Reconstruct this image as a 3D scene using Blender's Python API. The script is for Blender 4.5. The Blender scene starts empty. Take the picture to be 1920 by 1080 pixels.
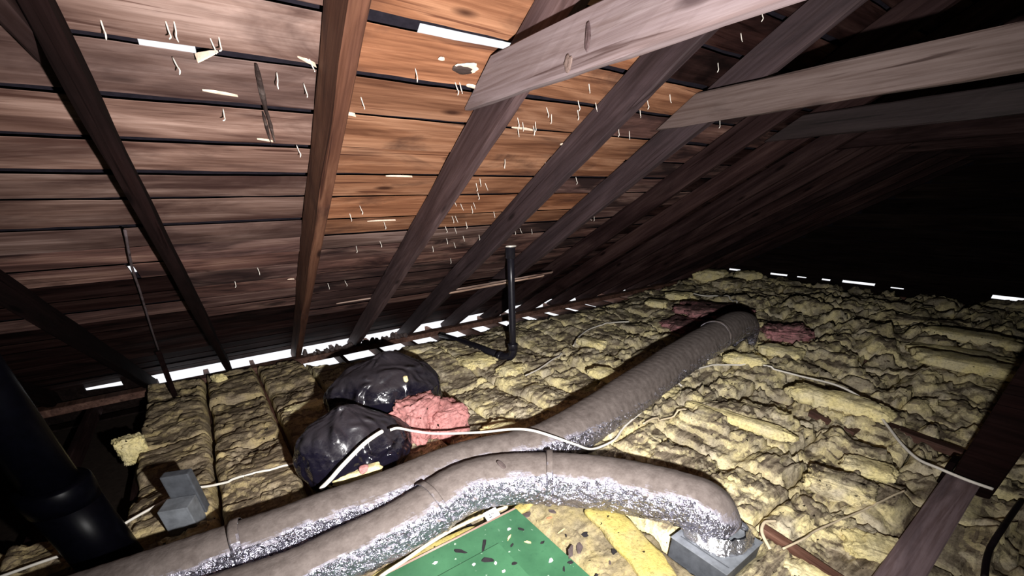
import bpy, bmesh, math, random
import numpy as np
from mathutils import Vector, Matrix, Euler

random.seed(7)
rng = np.random.default_rng(11)
SC = bpy.context.scene
COL = SC.collection

# ---------------------------------------------------------------- camera, sky, lamp, exposure
cam_d = bpy.data.cameras.new('camera')
cam = bpy.data.objects.new('camera', cam_d)
COL.objects.link(cam)
cam_d.sensor_fit = 'HORIZONTAL'
cam_d.sensor_width = 36.0
cam_d.lens = 751.0 / 1920 * 36.0
cam_d.shift_y = (787.56 - 540) / 1920
cam_d.clip_start = 0.02
cam_d.clip_end = 200
RT = Vector((0.81075298, -0.58504184, -0.02014077))
DN = Vector((-0.29691463, -0.38132651, -0.8754609))
FW = Vector((0.50450105, 0.71576262, -0.48286909))
cam.matrix_world = Matrix(((RT.x, -DN.x, -FW.x, 0), (RT.y, -DN.y, -FW.y, 0), (RT.z, -DN.z, -FW.z, 1.33), (0, 0, 0, 1)))
SC.camera = cam

world = bpy.data.worlds.new('overcast_sky')
SC.world = world
world.use_nodes = True
wb = world.node_tree.nodes['Background']
wb.inputs['Color'].default_value = (0.95, 0.955, 1.0, 1)
wb.inputs['Strength'].default_value = 1.08

# the hand-held work light, a little below the camera
ld = bpy.data.lights.new('work_light', 'SPOT')
ld.energy = 560
ld.color = (1.0, 0.97, 0.95)
ld.spot_size = math.radians(146)
ld.spot_blend = 1.0
ld.shadow_soft_size = 0.02
lamp = bpy.data.objects.new('work_light', ld)
COL.objects.link(lamp)
LAMP_POS = Vector((0.20, -0.05, 1.07))
LAMP_AIM = Vector((1.38, 2.05, 0.78))
lamp.location = LAMP_POS
lamp.rotation_euler = (LAMP_AIM - LAMP_POS).to_track_quat('-Z', 'Y').to_euler()

SC.view_settings.view_transform = 'Standard'
SC.view_settings.look = 'None'
SC.view_settings.exposure = 0.0
SC.view_settings.gamma = 1.0
SC.view_settings.use_curve_mapping = False

# ---------------------------------------------------------------- roof frame of reference
SL = 0.512482577                      # roof pitch
CS, SN = math.cos(SL), math.sin(SL)
P0 = Vector((0, 4.45, 0.12))          # a point of the underside of the boards at the eave
NRM = Vector((0, SN, CS))             # outward normal of the slope
UP = Vector((0, -CS, SN))             # up the slope
V_RIDGE = 5.45
def roof(x, v, off=0.0):              # off > 0: below the boards (inside)
    p = P0 + UP * v - NRM * off
    return Vector((x, p.y, p.z))
ROOF_ROT = Matrix(((1, 0, 0), (0, UP.y, -NRM.y), (0, UP.z, -NRM.z)))   # local y up the slope, local z inwards
# keep it right handed
ROOF_ROT = Matrix(((-1, 0, 0), (0, UP.y, -NRM.y), (0, UP.z, -NRM.z)))

# ---------------------------------------------------------------- noise
def _hash(ix, iy, iz, s):
    h = (ix.astype(np.int64) * 374761393 + iy.astype(np.int64) * 668265263 + iz.astype(np.int64) * 2147483647 + s * 974711) & 0x7fffffff
    h = ((h ^ (h >> 13)) * 1274126177) & 0x7fffffff
    h = ((h ^ (h >> 16)) * 1597334677) & 0x7fffffff
    return ((h ^ (h >> 15)) & 0xffff) / 65535.0 * 2 - 1
def vnoise(x, y, z=None, s=0):
    x = np.asarray(x, float); y = np.asarray(y, float)
    z = np.zeros_like(x) if z is None else np.asarray(z, float)
    x0, y0, z0 = np.floor(x), np.floor(y), np.floor(z)
    fx, fy, fz = x - x0, y - y0, z - z0
    sx, sy, sz = (f * f * f * (f * (f * 6 - 15) + 10) for f in (fx, fy, fz))
    def c(a, b, d): return _hash(x0 + a, y0 + b, z0 + d, s)
    r = 0
    for d, wz in ((0, 1 - sz), (1, sz)):
        r = r + wz * ((c(0, 0, d) * (1 - sx) + c(1, 0, d) * sx) * (1 - sy) + (c(0, 1, d) * (1 - sx) + c(1, 1, d) * sx) * sy)
    return r
def fbm(x, y, z=None, s=0, o=4):
    r, a, f = 0, 0.5, 1.0
    for i in range(o):
        r = r + a * vnoise(np.asarray(x) * f + 17.3 * i, np.asarray(y) * f + 9.1 * i, None if z is None else np.asarray(z) * f, s + i)
        a *= 0.5; f *= 2.03
    return r
def ridge(x, y, z=None, s=0, o=3):
    r, a, f = 0, 0.55, 1.0
    for i in range(o):
        r = r + a * (1 - 2 * np.abs(vnoise(np.asarray(x) * f + 5.7 * i, np.asarray(y) * f + 3.3 * i, None if z is None else np.asarray(z) * f, s + 31 * i)))
        a *= 0.5; f *= 2.1
    return r
def sstep(a, b, t):
    t = np.clip((t - a) / (b - a), 0, 1)
    return t * t * (3 - 2 * t)

# ---------------------------------------------------------------- object helpers
def link(name, me, mat=None, parent=None, loc=None, smooth=False):
    o = bpy.data.objects.new(name, me)
    COL.objects.link(o)
    if mat is not None and len(me.materials) == 0: me.materials.append(mat)
    if parent is not None: o.parent = parent
    if loc is not None: o.location = loc
    if smooth:
        me.polygons.foreach_set('use_smooth', [True] * len(me.polygons))
    return o
def mesh(name, verts, faces):
    me = bpy.data.meshes.new(name)
    me.from_pydata([tuple(map(float, v)) for v in verts], [], faces)
    me.update()
    return me
def thing(o, label, cat, group=None):
    o['label'] = label; o['category'] = cat
    if group: o['group'] = group
    return o
def empty(name, loc=(0, 0, 0), rot=None):
    o = bpy.data.objects.new(name, None)
    COL.objects.link(o); o.location = loc
    if rot is not None: o.rotation_euler = rot
    return o
def structure(o):
    o['kind'] = 'structure'; return o
def grid_faces(nu, nv, wrap_u=False):
    f = []
    for j in range(nv - 1):
        for i in range(nu if wrap_u else nu - 1):
            a = j * nu + i; b = j * nu + (i + 1) % nu
            f.append((a, b, b + nu, a + nu))
    return f

# a beam with chamfered edges: section width along W, depth along D, swept along path points
def beam_mesh(name, p0, p1, W, D, w, d, ch=0.004, seg=30, amp=0.0015, seed=0, cut0=None, cut1=None):
    """box swept from p0 to p1; W, D unit vectors; w width (centred), d depth (from 0 to d along D)"""
    prof = [(-w/2 + ch, 0), (w/2 - ch, 0), (w/2, ch), (w/2, d - ch), (w/2 - ch, d), (-w/2 + ch, d), (-w/2, d - ch), (-w/2, ch)]
    p0, p1, W, D = map(Vector, (p0, p1, W, D))
    L = (p1 - p0).length; ax = (p1 - p0) / L
    vs = []
    for k in range(seg + 1):
        t = k / seg
        for i, (a, b) in enumerate(prof):
            s = t * L
            if cut0 is not None: s = s + (1 - t) * cut0 * b / d
            if cut1 is not None: s = s + t * cut1 * b / d
            n1 = float(vnoise(np.array([s * 3.1]), np.array([i * 1.7]), s=seed)[0]) * amp
            n2 = float(vnoise(np.array([s * 7.7]), np.array([i * 2.3 + 9]), s=seed + 5)[0]) * amp * 0.7
            bow = 0.5 * amp * math.sin(s * 1.3 + seed)
            vs.append(p0 + ax * s + W * (a + n1 + bow) + D * (b + n2))
    n = len(prof)
    fs = [(k*n + i, k*n + (i+1) % n, (k+1)*n + (i+1) % n, (k+1)*n + i) for k in range(seg) for i in range(n)]
    fs.append(tuple(reversed(range(n)))); fs.append(tuple(range(seg*n, seg*n + n)))
    me = mesh(name, vs, fs)
    bm = bmesh.new(); bm.from_mesh(me); bmesh.ops.recalc_face_normals(bm, faces=bm.faces); bm.to_mesh(me); bm.free()
    return me
def catmull(pts, n):
    pts = [np.array(p, float) for p in pts]
    P = [2 * pts[0] - pts[1]] + pts + [2 * pts[-1] - pts[-2]]
    out = []
    for i in range(1, len(P) - 2):
        for k in range(n):
            t = k / n
            out.append(0.5 * ((2 * P[i]) + (-P[i-1] + P[i+1]) * t + (2*P[i-1] - 5*P[i] + 4*P[i+1] - P[i+2]) * t*t + (-P[i-1] + 3*P[i] - 3*P[i+1] + P[i+2]) * t**3))
    out.append(P[-2])
    return np.array(out)
def frames(path):
    T = np.gradient(path, axis=0); T /= np.linalg.norm(T, axis=1)[:, None] + 1e-9
    U = np.array([0, 0, 1.0]); Ns = []; Bs = []
    n = U - T[0] * (U @ T[0])
    if np.linalg.norm(n) < 0.2: n = np.array([1.0, 0, 0]) - T[0] * T[0][0]
    n /= np.linalg.norm(n)
    for t in T:
        n = n - t * (n @ t); n /= np.linalg.norm(n)
        Ns.append(n); Bs.append(np.cross(t, n))
    return T, np.array(Ns), np.array(Bs)
def tube_mesh(name, path, rad, nseg=10, cap=True):
    path = np.asarray(path, float)
    rad = np.broadcast_to(rad, (len(path),))
    T, N, B = frames(path)
    a = np.linspace(0, 2 * np.pi, nseg, endpoint=False)
    V = path[:, None, :] + rad[:, None, None] * (np.cos(a)[None, :, None] * N[:, None, :] + np.sin(a)[None, :, None] * B[:, None, :])
    fs = grid_faces(nseg, len(path), True)
    if cap:
        fs.append(tuple(reversed(range(nseg)))); fs.append(tuple(range((len(path)-1)*nseg, len(path)*nseg)))
    me = mesh(name, V.reshape(-1, 3), fs)
    me.polygons.foreach_set('use_smooth', [True] * len(me.polygons))
    return me
def box_mesh(name, lo, hi, bev=0.003):
    bm = bmesh.new()
    bmesh.ops.create_cube(bm, size=1)
    lo, hi = Vector(lo), Vector(hi)
    for v in bm.verts:
        v.co = Vector(((v.co.x + .5) * (hi.x - lo.x) + lo.x, (v.co.y + .5) * (hi.y - lo.y) + lo.y, (v.co.z + .5) * (hi.z - lo.z) + lo.z))
    if bev: bmesh.ops.bevel(bm, geom=list(bm.edges), offset=bev, segments=2, affect='EDGES', profile=0.6)
    me = bpy.data.meshes.new(name); bm.to_mesh(me); bm.free()
    return me
def lathe_mesh(name, prof, n=28):
    vs = []; fs = []
    for (r, z) in prof:
        for i in range(n):
            a = 2 * math.pi * i / n
            vs.append((r * math.cos(a), r * math.sin(a), z))
    fs = grid_faces(n, len(prof), True)
    fs.append(tuple(reversed(range(n)))); fs.append(tuple(range((len(prof)-1)*n, len(prof)*n)))
    me = mesh(name, vs, fs)
    for p in me.polygons: p.use_smooth = True
    return me

# ---------------------------------------------------------------- material helpers
class NT:
    def __init__(s, name):
        s.m = bpy.data.materials.new(name); s.m.use_nodes = True
        s.t = s.m.node_tree; s.b = s.t.nodes['Principled BSDF']
        s.b.inputs['Specular IOR Level'].default_value = 0.25
    def n(s, typ, **kw):
        nd = s.t.nodes.new(typ)
        for k, v in kw.items():
            if k.startswith('i_'):
                key = k[2:]
                nd.inputs[int(key) if key.isdigit() else key.replace('_', ' ')].default_value = v
            else: setattr(nd, k, v)
        return nd
    def l(s, a, b): s.t.links.new(a, b)
    def coord(s, scale=(1, 1, 1), rand=0.0, kind='Object'):
        tc = s.n('ShaderNodeTexCoord')
        mp = s.n('ShaderNodeMapping')
        mp.inputs['Scale'].default_value = scale
        s.l(tc.outputs[kind], mp.inputs['Vector'])
        if rand:
            oi = s.n('ShaderNodeObjectInfo')
            mu = s.n('ShaderNodeMath', operation='MULTIPLY', i_1=rand)
            s.l(oi.outputs['Random'], mu.inputs[0])
            s.l(mu.outputs[0], mp.inputs['Location'])
        return mp.outputs['Vector']
    def noise(s, vec, scale, detail=6, rough=0.6, dist=0.0):
        nd = s.n('ShaderNodeTexNoise', i_Scale=scale, i_Detail=detail, i_Roughness=rough, i_Distortion=dist)
        s.l(vec, nd.inputs['Vector']); return nd.outputs['Fac']
    def ramp(s, fac, stops):
        r = s.n('ShaderNodeValToRGB'); e = r.color_ramp.elements
        while len(e) < len(stops): e.new(0.5)
        for i, (p, c) in enumerate(stops):
            e[i].position = p; e[i].color = (c, c, c, 1) if not hasattr(c, '__len__') else (*c, 1)
        s.l(fac, r.inputs['Fac']); return r.outputs['Color']
    def mix(s, a, b, fac, blend='MIX'):
        m = s.n('ShaderNodeMix', data_type='RGBA', blend_type=blend)
        for sock, v in ((m.inputs[0], fac), (m.inputs[6], a), (m.inputs[7], b)):
            if hasattr(v, 'is_linked'): s.l(v, sock)
            elif hasattr(v, '__len__'): sock.default_value = (*v, 1)
            else: sock.default_value = v
        return m.outputs[2]
    def math(s, op, a, b=0.0, clamp=False):
        m = s.n('ShaderNodeMath', operation=op, use_clamp=clamp)
        for sock, v in ((m.inputs[0], a), (m.inputs[1], b)):
            if hasattr(v, 'is_linked'): s.l(v, sock)
            else: sock.default_value = v
        return m.outputs[0]
    def bump(s, h, strength=0.5, dist=0.01, prev=None):
        b = s.n('ShaderNodeBump', i_Strength=strength, i_Distance=dist)
        s.l(h, b.inputs['Height'])
        if prev is not None: s.l(prev, b.inputs['Normal'])
        return b.outputs['Normal']
    def out(s, color=None, rough=None, normal=None, metal=None):
        for k, v in (('Base Color', color), ('Roughness', rough), ('Normal', normal), ('Metallic', metal)):
            if v is None: continue
            if hasattr(v, 'is_linked'): s.l(v, s.b.inputs[k])
            elif hasattr(v, '__len__'): s.b.inputs[k].default_value = (*v, 1)
            else: s.b.inputs[k].default_value = v
        return s.m

def wood(name, dark, mid, light, stain=(0.03, 0.02, 0.02), stain_lo=0.52, stain_hi=0.7, axis=0, rough=0.7, dusty=None, spec=0.25):
    """sawn softwood: grain along the given local axis, knots, stains"""
    t = NT(name)
    def sc(along, across):
        v = [across] * 3; v[axis] = along; return tuple(v)
    g1 = t.noise(t.coord(sc(0.8, 7), rand=37.0), 1.3, 7, 0.58, 1.1)
    g2 = t.noise(t.coord(sc(2.2, 60), rand=53.0), 1.0, 5, 0.6, 0.6)
    blot = t.noise(t.coord(sc(1.1, 3.4), rand=91.0), 1.5, 5, 0.62, 0.8)
    c = t.ramp(g1, [(0.32, dark), (0.50, mid), (0.70, light)])
    c = t.mix(c, t.mix(c, (0.66, 0.60, 0.57), 1.0, 'MULTIPLY'), t.ramp(g2, [(0.38, 1.0), (0.60, 0.0)]))
    line = t.noise(t.coord(sc(1.0, 34), rand=71.0), 1.0, 3, 0.5, 1.5)
    c = t.mix(c, t.mix(c, (0.38, 0.30, 0.28), 1.0, 'MULTIPLY'), t.ramp(line, [(0.30, 1.0), (0.37, 0.0)]))
    if dusty is not None:
        d = t.noise(t.coord(sc(0.9, 5), rand=23.0), 1.7, 4, 0.6)
        c = t.mix(c, dusty, t.ramp(d, [(0.45, 0.0), (0.68, 0.75)]))
    c = t.mix(c, stain, t.ramp(blot, [(stain_lo, 0.0), (stain_hi, 0.85)]))
    # knots
    vo = t.n('ShaderNodeTexVoronoi', i_Scale=1.0)
    t.l(t.coord(sc(2.1, 7.0), rand=61.0), vo.inputs['Vector'])
    k = t.ramp(vo.outputs['Distance'], [(0.05, 1.0), (0.13, 0.0)])
    c = t.mix(c, (dark[0] * 0.4, dark[1] * 0.35, dark[2] * 0.35), k)
    # board to board variation
    oi = t.n('ShaderNodeObjectInfo')
    var = t.ramp(oi.outputs['Random'], [(0.0, (0.60, 0.58, 0.60)), (0.5, (0.95, 0.95, 0.95)), (1.0, (1.25, 1.16, 1.08))])
    c = t.mix(c, var, 1.0, 'MULTIPLY')
    nrm = t.bump(g1, 0.35, 0.006)
    nrm = t.bump(g2, 0.45, 0.0025, nrm)
    t.b.inputs['Specular IOR Level'].default_value = spec
    return t.out(c, rough, nrm)

def fibre(name, dust_d, dust_m, yel, cream, lo=0.42, hi=0.62, side=True, streak=(5, 22, 22)):
    """fibreglass wool with settled grime on the faces that look up"""
    t = NT(name)
    co = t.coord((1, 1, 1), rand=13.0)
    big = t.noise(co, 4.5, 5, 0.62, 0.4)
    st = t.noise(t.coord(streak, rand=7.0), 1.0, 6, 0.68, 0.8)
    fine = t.noise(co, 70, 5, 0.7)
    clean = t.mix(cream, yel, t.ramp(t.noise(co, 7, 3, 0.5), [(0.38, 0.0), (0.6, 1.0)]))
    dust = t.mix(dust_d, dust_m, t.ramp(st, [(0.35, 0.0), (0.6, 1.0)]))
    m = t.ramp(t.math('ADD', t.math('MULTIPLY', big, 0.65), t.math('MULTIPLY', st, 0.35)), [(lo, 0.0), (hi, 1.0)])
    if side:      # dust settles on what faces up: flanks stay yellow
        ge = t.n('ShaderNodeNewGeometry'); sx = t.n('ShaderNodeSeparateXYZ')
        t.l(ge.outputs['True Normal'], sx.inputs[0])
        fl = t.ramp(sx.outputs['Z'], [(0.55, 1.0), (0.93, 0.0)])
        m = t.math('ADD', m, t.math('MULTIPLY', fl, 0.55), True)
    c = t.mix(dust, clean, m)
    sp = t.ramp(fine, [(0.30, 0.55), (0.5, 1.0), (0.75, 1.12)])
    c = t.mix(c, sp, 1.0, 'MULTIPLY')
    speck = t.ramp(t.noise(co, 33, 2, 0.5), [(0.70, 0.0), (0.735, 1.0)])
    c = t.mix(c, (0.02, 0.015, 0.01), speck)
    nrm = t.bump(st, 0.7, 0.012)
    nrm = t.bump(fine, 0.6, 0.006, nrm)
    t.b.inputs['Specular IOR Level'].default_value = 0.05
    return t.out(c, 0.95, nrm)

def plain(name, col, rough=0.6, metal=0.0, spec=0.3, bump=0.0, bscale=40, var=0.25):
    t = NT(name)
    co = t.coord((1, 1, 1), rand=5.0)
    f = t.noise(co, bscale, 4, 0.6)
    lo = tuple(c * (1 - var) for c in col); hi = tuple(min(1, c * (1 + var)) for c in col)
    c = t.ramp(f, [(0.3, lo), (0.7, hi)])
    t.b.inputs['Specular IOR Level'].default_value = spec
    return t.out(c, rough, t.bump(f, bump, 0.004) if bump else None, metal)

M = {}
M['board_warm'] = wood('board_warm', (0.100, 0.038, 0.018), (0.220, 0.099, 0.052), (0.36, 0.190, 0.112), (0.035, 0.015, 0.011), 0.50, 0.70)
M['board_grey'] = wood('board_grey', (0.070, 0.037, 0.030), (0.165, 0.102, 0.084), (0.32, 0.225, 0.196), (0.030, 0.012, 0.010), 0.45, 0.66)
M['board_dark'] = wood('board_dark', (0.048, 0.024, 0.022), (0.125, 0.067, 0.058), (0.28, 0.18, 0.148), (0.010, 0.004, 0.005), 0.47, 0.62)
M['board_shaded'] = wood('board_shaded', (0.011, 0.005, 0.005), (0.024, 0.011, 0.010), (0.055, 0.030, 0.026), (0.004, 0.002, 0.002), 0.50, 0.64, spec=0.05)  # darker copy of the boards: shade past the lamp's reach painted in
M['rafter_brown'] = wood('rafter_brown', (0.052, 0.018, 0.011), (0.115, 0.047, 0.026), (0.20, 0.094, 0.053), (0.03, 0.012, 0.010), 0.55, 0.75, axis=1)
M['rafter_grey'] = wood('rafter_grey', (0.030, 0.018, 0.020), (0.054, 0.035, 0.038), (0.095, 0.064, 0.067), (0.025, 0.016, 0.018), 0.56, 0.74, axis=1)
M['rafter_dark_shaded'] = wood('rafter_dark_shaded', (0.012, 0.006, 0.006), (0.026, 0.014, 0.014), (0.05, 0.03, 0.028), (0.006, 0.003, 0.003), 0.56, 0.74, axis=1, spec=0.05)  # dark brown wood; on far rafters the tone is painted shade
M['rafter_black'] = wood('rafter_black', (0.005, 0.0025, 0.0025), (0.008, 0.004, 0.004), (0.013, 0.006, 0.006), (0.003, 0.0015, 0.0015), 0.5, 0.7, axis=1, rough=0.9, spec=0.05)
M['tie_pale'] = wood('tie_pale', (0.120, 0.092, 0.097), (0.148, 0.115, 0.120), (0.172, 0.138, 0.142), (0.095, 0.070, 0.074), 0.60, 0.9, axis=1)
M['tie_dull'] = wood('tie_dull', (0.070, 0.050, 0.046), (0.092, 0.067, 0.062), (0.115, 0.087, 0.081), (0.05, 0.035, 0.032), 0.58, 0.85, axis=1)
M['tie_dark'] = wood('tie_dark', (0.022, 0.013, 0.013), (0.033, 0.021, 0.021), (0.046, 0.031, 0.030), (0.015, 0.009, 0.009), 0.58, 0.85, axis=1)
M['joist'] = wood('joist', (0.07, 0.035, 0.026), (0.13, 0.066, 0.048), (0.20, 0.11, 0.08), (0.03, 0.014, 0.011), 0.58, 0.75, axis=1)
M['plank_dull'] = wood('plank_dull', (0.15, 0.115, 0.13), (0.22, 0.17, 0.19), (0.28, 0.22, 0.24), (0.08, 0.06, 0.068), 0.58, 0.75)
M['lath'] = wood('lath', (0.42, 0.28, 0.22), (0.58, 0.42, 0.34), (0.70, 0.55, 0.46), (0.25, 0.15, 0.12), 0.62, 0.8)
M['splinter'] = plain('splinter', (0.62, 0.47, 0.36), 0.7, bump=0.2)
M['knot'] = wood('knot', (0.025, 0.015, 0.012), (0.06, 0.04, 0.035), (0.20, 0.16, 0.14), (0.01, 0.008, 0.008), 0.5, 0.62)
M['felt'] = plain('felt', (0.012, 0.010, 0.014), 0.95, spec=0.05, bump=0.3)
M['gable'] = wood('gable', (0.008, 0.005, 0.004), (0.014, 0.009, 0.008), (0.022, 0.015, 0.013), (0.004, 0.003, 0.003), 0.55, 0.7, axis=1, spec=0.03)  # near black: the darkness at the gable end is painted into the wood
M['drywall'] = plain('drywall', (0.020, 0.014, 0.011), 0.9, spec=0.1)
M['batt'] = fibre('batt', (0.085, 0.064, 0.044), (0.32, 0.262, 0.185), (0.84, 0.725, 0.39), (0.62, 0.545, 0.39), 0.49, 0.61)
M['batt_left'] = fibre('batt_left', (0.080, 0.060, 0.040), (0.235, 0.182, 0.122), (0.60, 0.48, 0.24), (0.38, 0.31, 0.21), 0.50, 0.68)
M['batt_pale'] = fibre('batt_pale', (0.135, 0.108, 0.07), (0.235, 0.195, 0.125), (0.33, 0.27, 0.13), (0.275, 0.235, 0.15), 0.42, 0.62, streak=(9, 9, 9))
M['batt_yellow'] = fibre('batt_yellow', (0.24, 0.19, 0.07), (0.36, 0.295, 0.105), (0.43, 0.35, 0.11), (0.39, 0.32, 0.15), 0.3, 0.5, streak=(9, 9, 9))
M['wool_clean'] = fibre('wool_clean', (0.36, 0.295, 0.15), (0.60, 0.505, 0.27), (0.88, 0.76, 0.38), (0.78, 0.69, 0.43), 0.34, 0.52)
M['wool_pink'] = fibre('wool_pink', (0.25, 0.10, 0.095), (0.40, 0.175, 0.165), (0.52, 0.235, 0.22), (0.47, 0.225, 0.215), 0.36, 0.55)
M['wool_pink_dirty'] = fibre('wool_pink_dirty', (0.085, 0.055, 0.050), (0.22, 0.125, 0.118), (0.60, 0.25, 0.27), (0.50, 0.25, 0.25), 0.50, 0.66)
M['abs'] = plain('abs', (0.012, 0.011, 0.016), 0.33, spec=0.5, bump=0.05)
M['flue'] = plain('flue', (0.0010, 0.0010, 0.0022), 0.36, spec=0.06, bump=0.03)
M['grey_box'] = plain('grey_box', (0.065, 0.07, 0.08), 0.55, metal=0.0, spec=0.35, bump=0.2, bscale=25)
M['grey_metal'] = plain('grey_metal', (0.19, 0.205, 0.225), 0.5, metal=0.2, spec=0.4, bump=0.1, bscale=20, var=0.3)
M['cable_white'] = plain('cable_white', (0.78, 0.74, 0.66), 0.5, spec=0.3, var=0.08)
M['cable_cream'] = plain('cable_cream', (0.62, 0.52, 0.36), 0.6, spec=0.2, var=0.12)
M['cable_black'] = plain('cable_black', (0.01, 0.006, 0.008), 0.6)
M['nail'] = plain('nail', (0.80, 0.74, 0.66), 0.45, metal=0.25, spec=0.5)
M['chip_black'] = plain('chip_black', (0.018, 0.016, 0.018), 0.85, spec=0.15, bump=0.5)
M['chip_brown'] = plain('chip_brown', (0.085, 0.065, 0.062), 0.85, spec=0.1, bump=0.5)
M['chip_white'] = plain('chip_white', (0.75, 0.76, 0.70), 0.7)
M['chip_straw'] = plain('chip_straw', (0.75, 0.55, 0.25), 0.7)
M['chip_red'] = plain('chip_red', (0.50, 0.16, 0.08), 0.8)
M['paper'] = plain('paper', (0.45, 0.45, 0.49), 0.6, var=0.05)
M['ink'] = plain('ink', (0.03, 0.03, 0.04), 0.7)

def mat_green():
    t = NT('green_paint')
    co = t.coord((1, 1, 1), rand=3.0)
    a = t.noise(co, 5, 5, 0.6); b = t.noise(co, 60, 4, 0.7)
    c = t.ramp(a, [(0.3, (0.026, 0.088, 0.042)), (0.7, (0.048, 0.145, 0.070))])
    c = t.mix(c, (0.02, 0.075, 0.04), t.ramp(b, [(0.30, 0.5), (0.42, 0.0)]))
    c = t.mix(c, (0.36, 0.46, 0.36), t.ramp(t.noise(co, 45, 2, 0.5), [(0.71, 0.0), (0.76, 0.8)]))
    return t.out(c, 0.55, t.bump(b, 0.25, 0.002))
M['green'] = mat_green()
M['green2'] = mat_green()

def mat_foil():
    """metallised film, dusty where it looks up"""
    t = NT('foil_jacket')
    co = t.coord((1, 1, 1))
    ge = t.n('ShaderNodeNewGeometry'); sx = t.n('ShaderNodeSeparateXYZ')
    t.l(ge.outputs['True Normal'], sx.inputs[0])
    big = t.noise(co, 9, 5, 0.65)
    up = t.math('ADD', sx.outputs['Z'], t.math('MULTIPLY', t.math('SUBTRACT', big, 0.5), 0.7))
    sp_ = t.n('ShaderNodeSeparateXYZ'); t.l(co, sp_.inputs[0])
    far = t.ramp(t.math('MULTIPLY', sp_.outputs['X'], 0.25), [(0.32, 0.0), (0.52, 0.75)])
    d = t.ramp(t.math('ADD', up, far), [(0.56, 0.0), (0.76, 1.0)])
    dirt = t.ramp(t.noise(co, 22, 6, 0.7), [(0.3, (0.085, 0.068, 0.061)), (0.7, (0.158, 0.132, 0.121))])
    c = t.mix((0.42, 0.41, 0.50), dirt, d)
    r = t.mix((0.21,) * 3, (0.85,) * 3, d)
    me = t.math('MULTIPLY', t.math('SUBTRACT', 1.0, d), 0.93)
    w1 = t.noise(co, 30, 3, 0.6, 1.2)
    vo = t.n('ShaderNodeTexVoronoi', i_Scale=75.0); t.l(co, vo.inputs['Vector'])
    def soft_bump(h, lo, hi, dist, prev=None):
        bn = t.n('ShaderNodeBump', i_Distance=dist)
        t.l(t.math('ADD', t.math('MULTIPLY', t.math('SUBTRACT', 1.0, d), hi - lo), lo), bn.inputs['Strength'])
        t.l(h, bn.inputs['Height'])
        if prev is not None: t.l(prev, bn.inputs['Normal'])
        return bn.outputs['Normal']
    nr = soft_bump(w1, 0.10, 0.95, 0.03)
    nr = soft_bump(vo.outputs['Distance'], 0.04, 0.4, 0.008, nr)
    return t.out(c, r, nr, me)
M['foil'] = mat_foil()
def mat_foil_clean():
    t = NT('foil_tape')
    co = t.coord((1, 1, 1))
    w1 = t.noise(co, 45, 3, 0.6, 1.0)
    return t.out((0.74, 0.74, 0.78), 0.28, t.bump(w1, 0.6, 0.015), 0.95)
M['foil_clean'] = mat_foil_clean()
def mat_bag():
    t = NT('bag_plastic')
    co = t.coord((1, 1, 1))
    dust = t.noise(co, 6, 5, 0.65)
    ge = t.n('ShaderNodeNewGeometry'); sx = t.n('ShaderNodeSeparateXYZ')
    t.l(ge.outputs['True Normal'], sx.inputs[0])
    d = t.ramp(t.math('ADD', sx.outputs['Z'], t.math('MULTIPLY', t.math('SUBTRACT', dust, 0.5), 1.2)), [(0.25, 0.0), (0.75, 1.0)])
    c = t.mix((0.007, 0.006, 0.012), (0.024, 0.021, 0.026), d)
    r = t.mix((0.13,) * 3, (0.42,) * 3, d)
    wn = t.n('ShaderNodeTexNoise', noise_type='RIDGED_MULTIFRACTAL', i_Scale=7.0, i_Detail=2.5, i_Roughness=0.5, i_Distortion=1.0)
    t.l(co, wn.inputs['Vector']); w = wn.outputs['Fac']
    w2 = t.noise(t.coord((1, 1, 0.4)), 30, 2, 0.5, 0.8)
    nr = t.bump(w, 1.0, 0.07); nr = t.bump(w2, 0.25, 0.01, nr)
    t.b.inputs['Specular IOR Level'].default_value = 0.55
    return t.out(c, r, nr)
M['bag'] = mat_bag()

# ================================================================ STRUCTURE
RAF = [-0.12 + 0.603 * i for i in range(-5, 15)]       # rafter centres; index 5 is the dark one at left of the picture
RW, RD = 0.05, 0.14
JO = [0.085 + 0.4 * k for k in range(-9, 22)]          # joist centres

X_L, X_R = -3.3, 8.47

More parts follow.
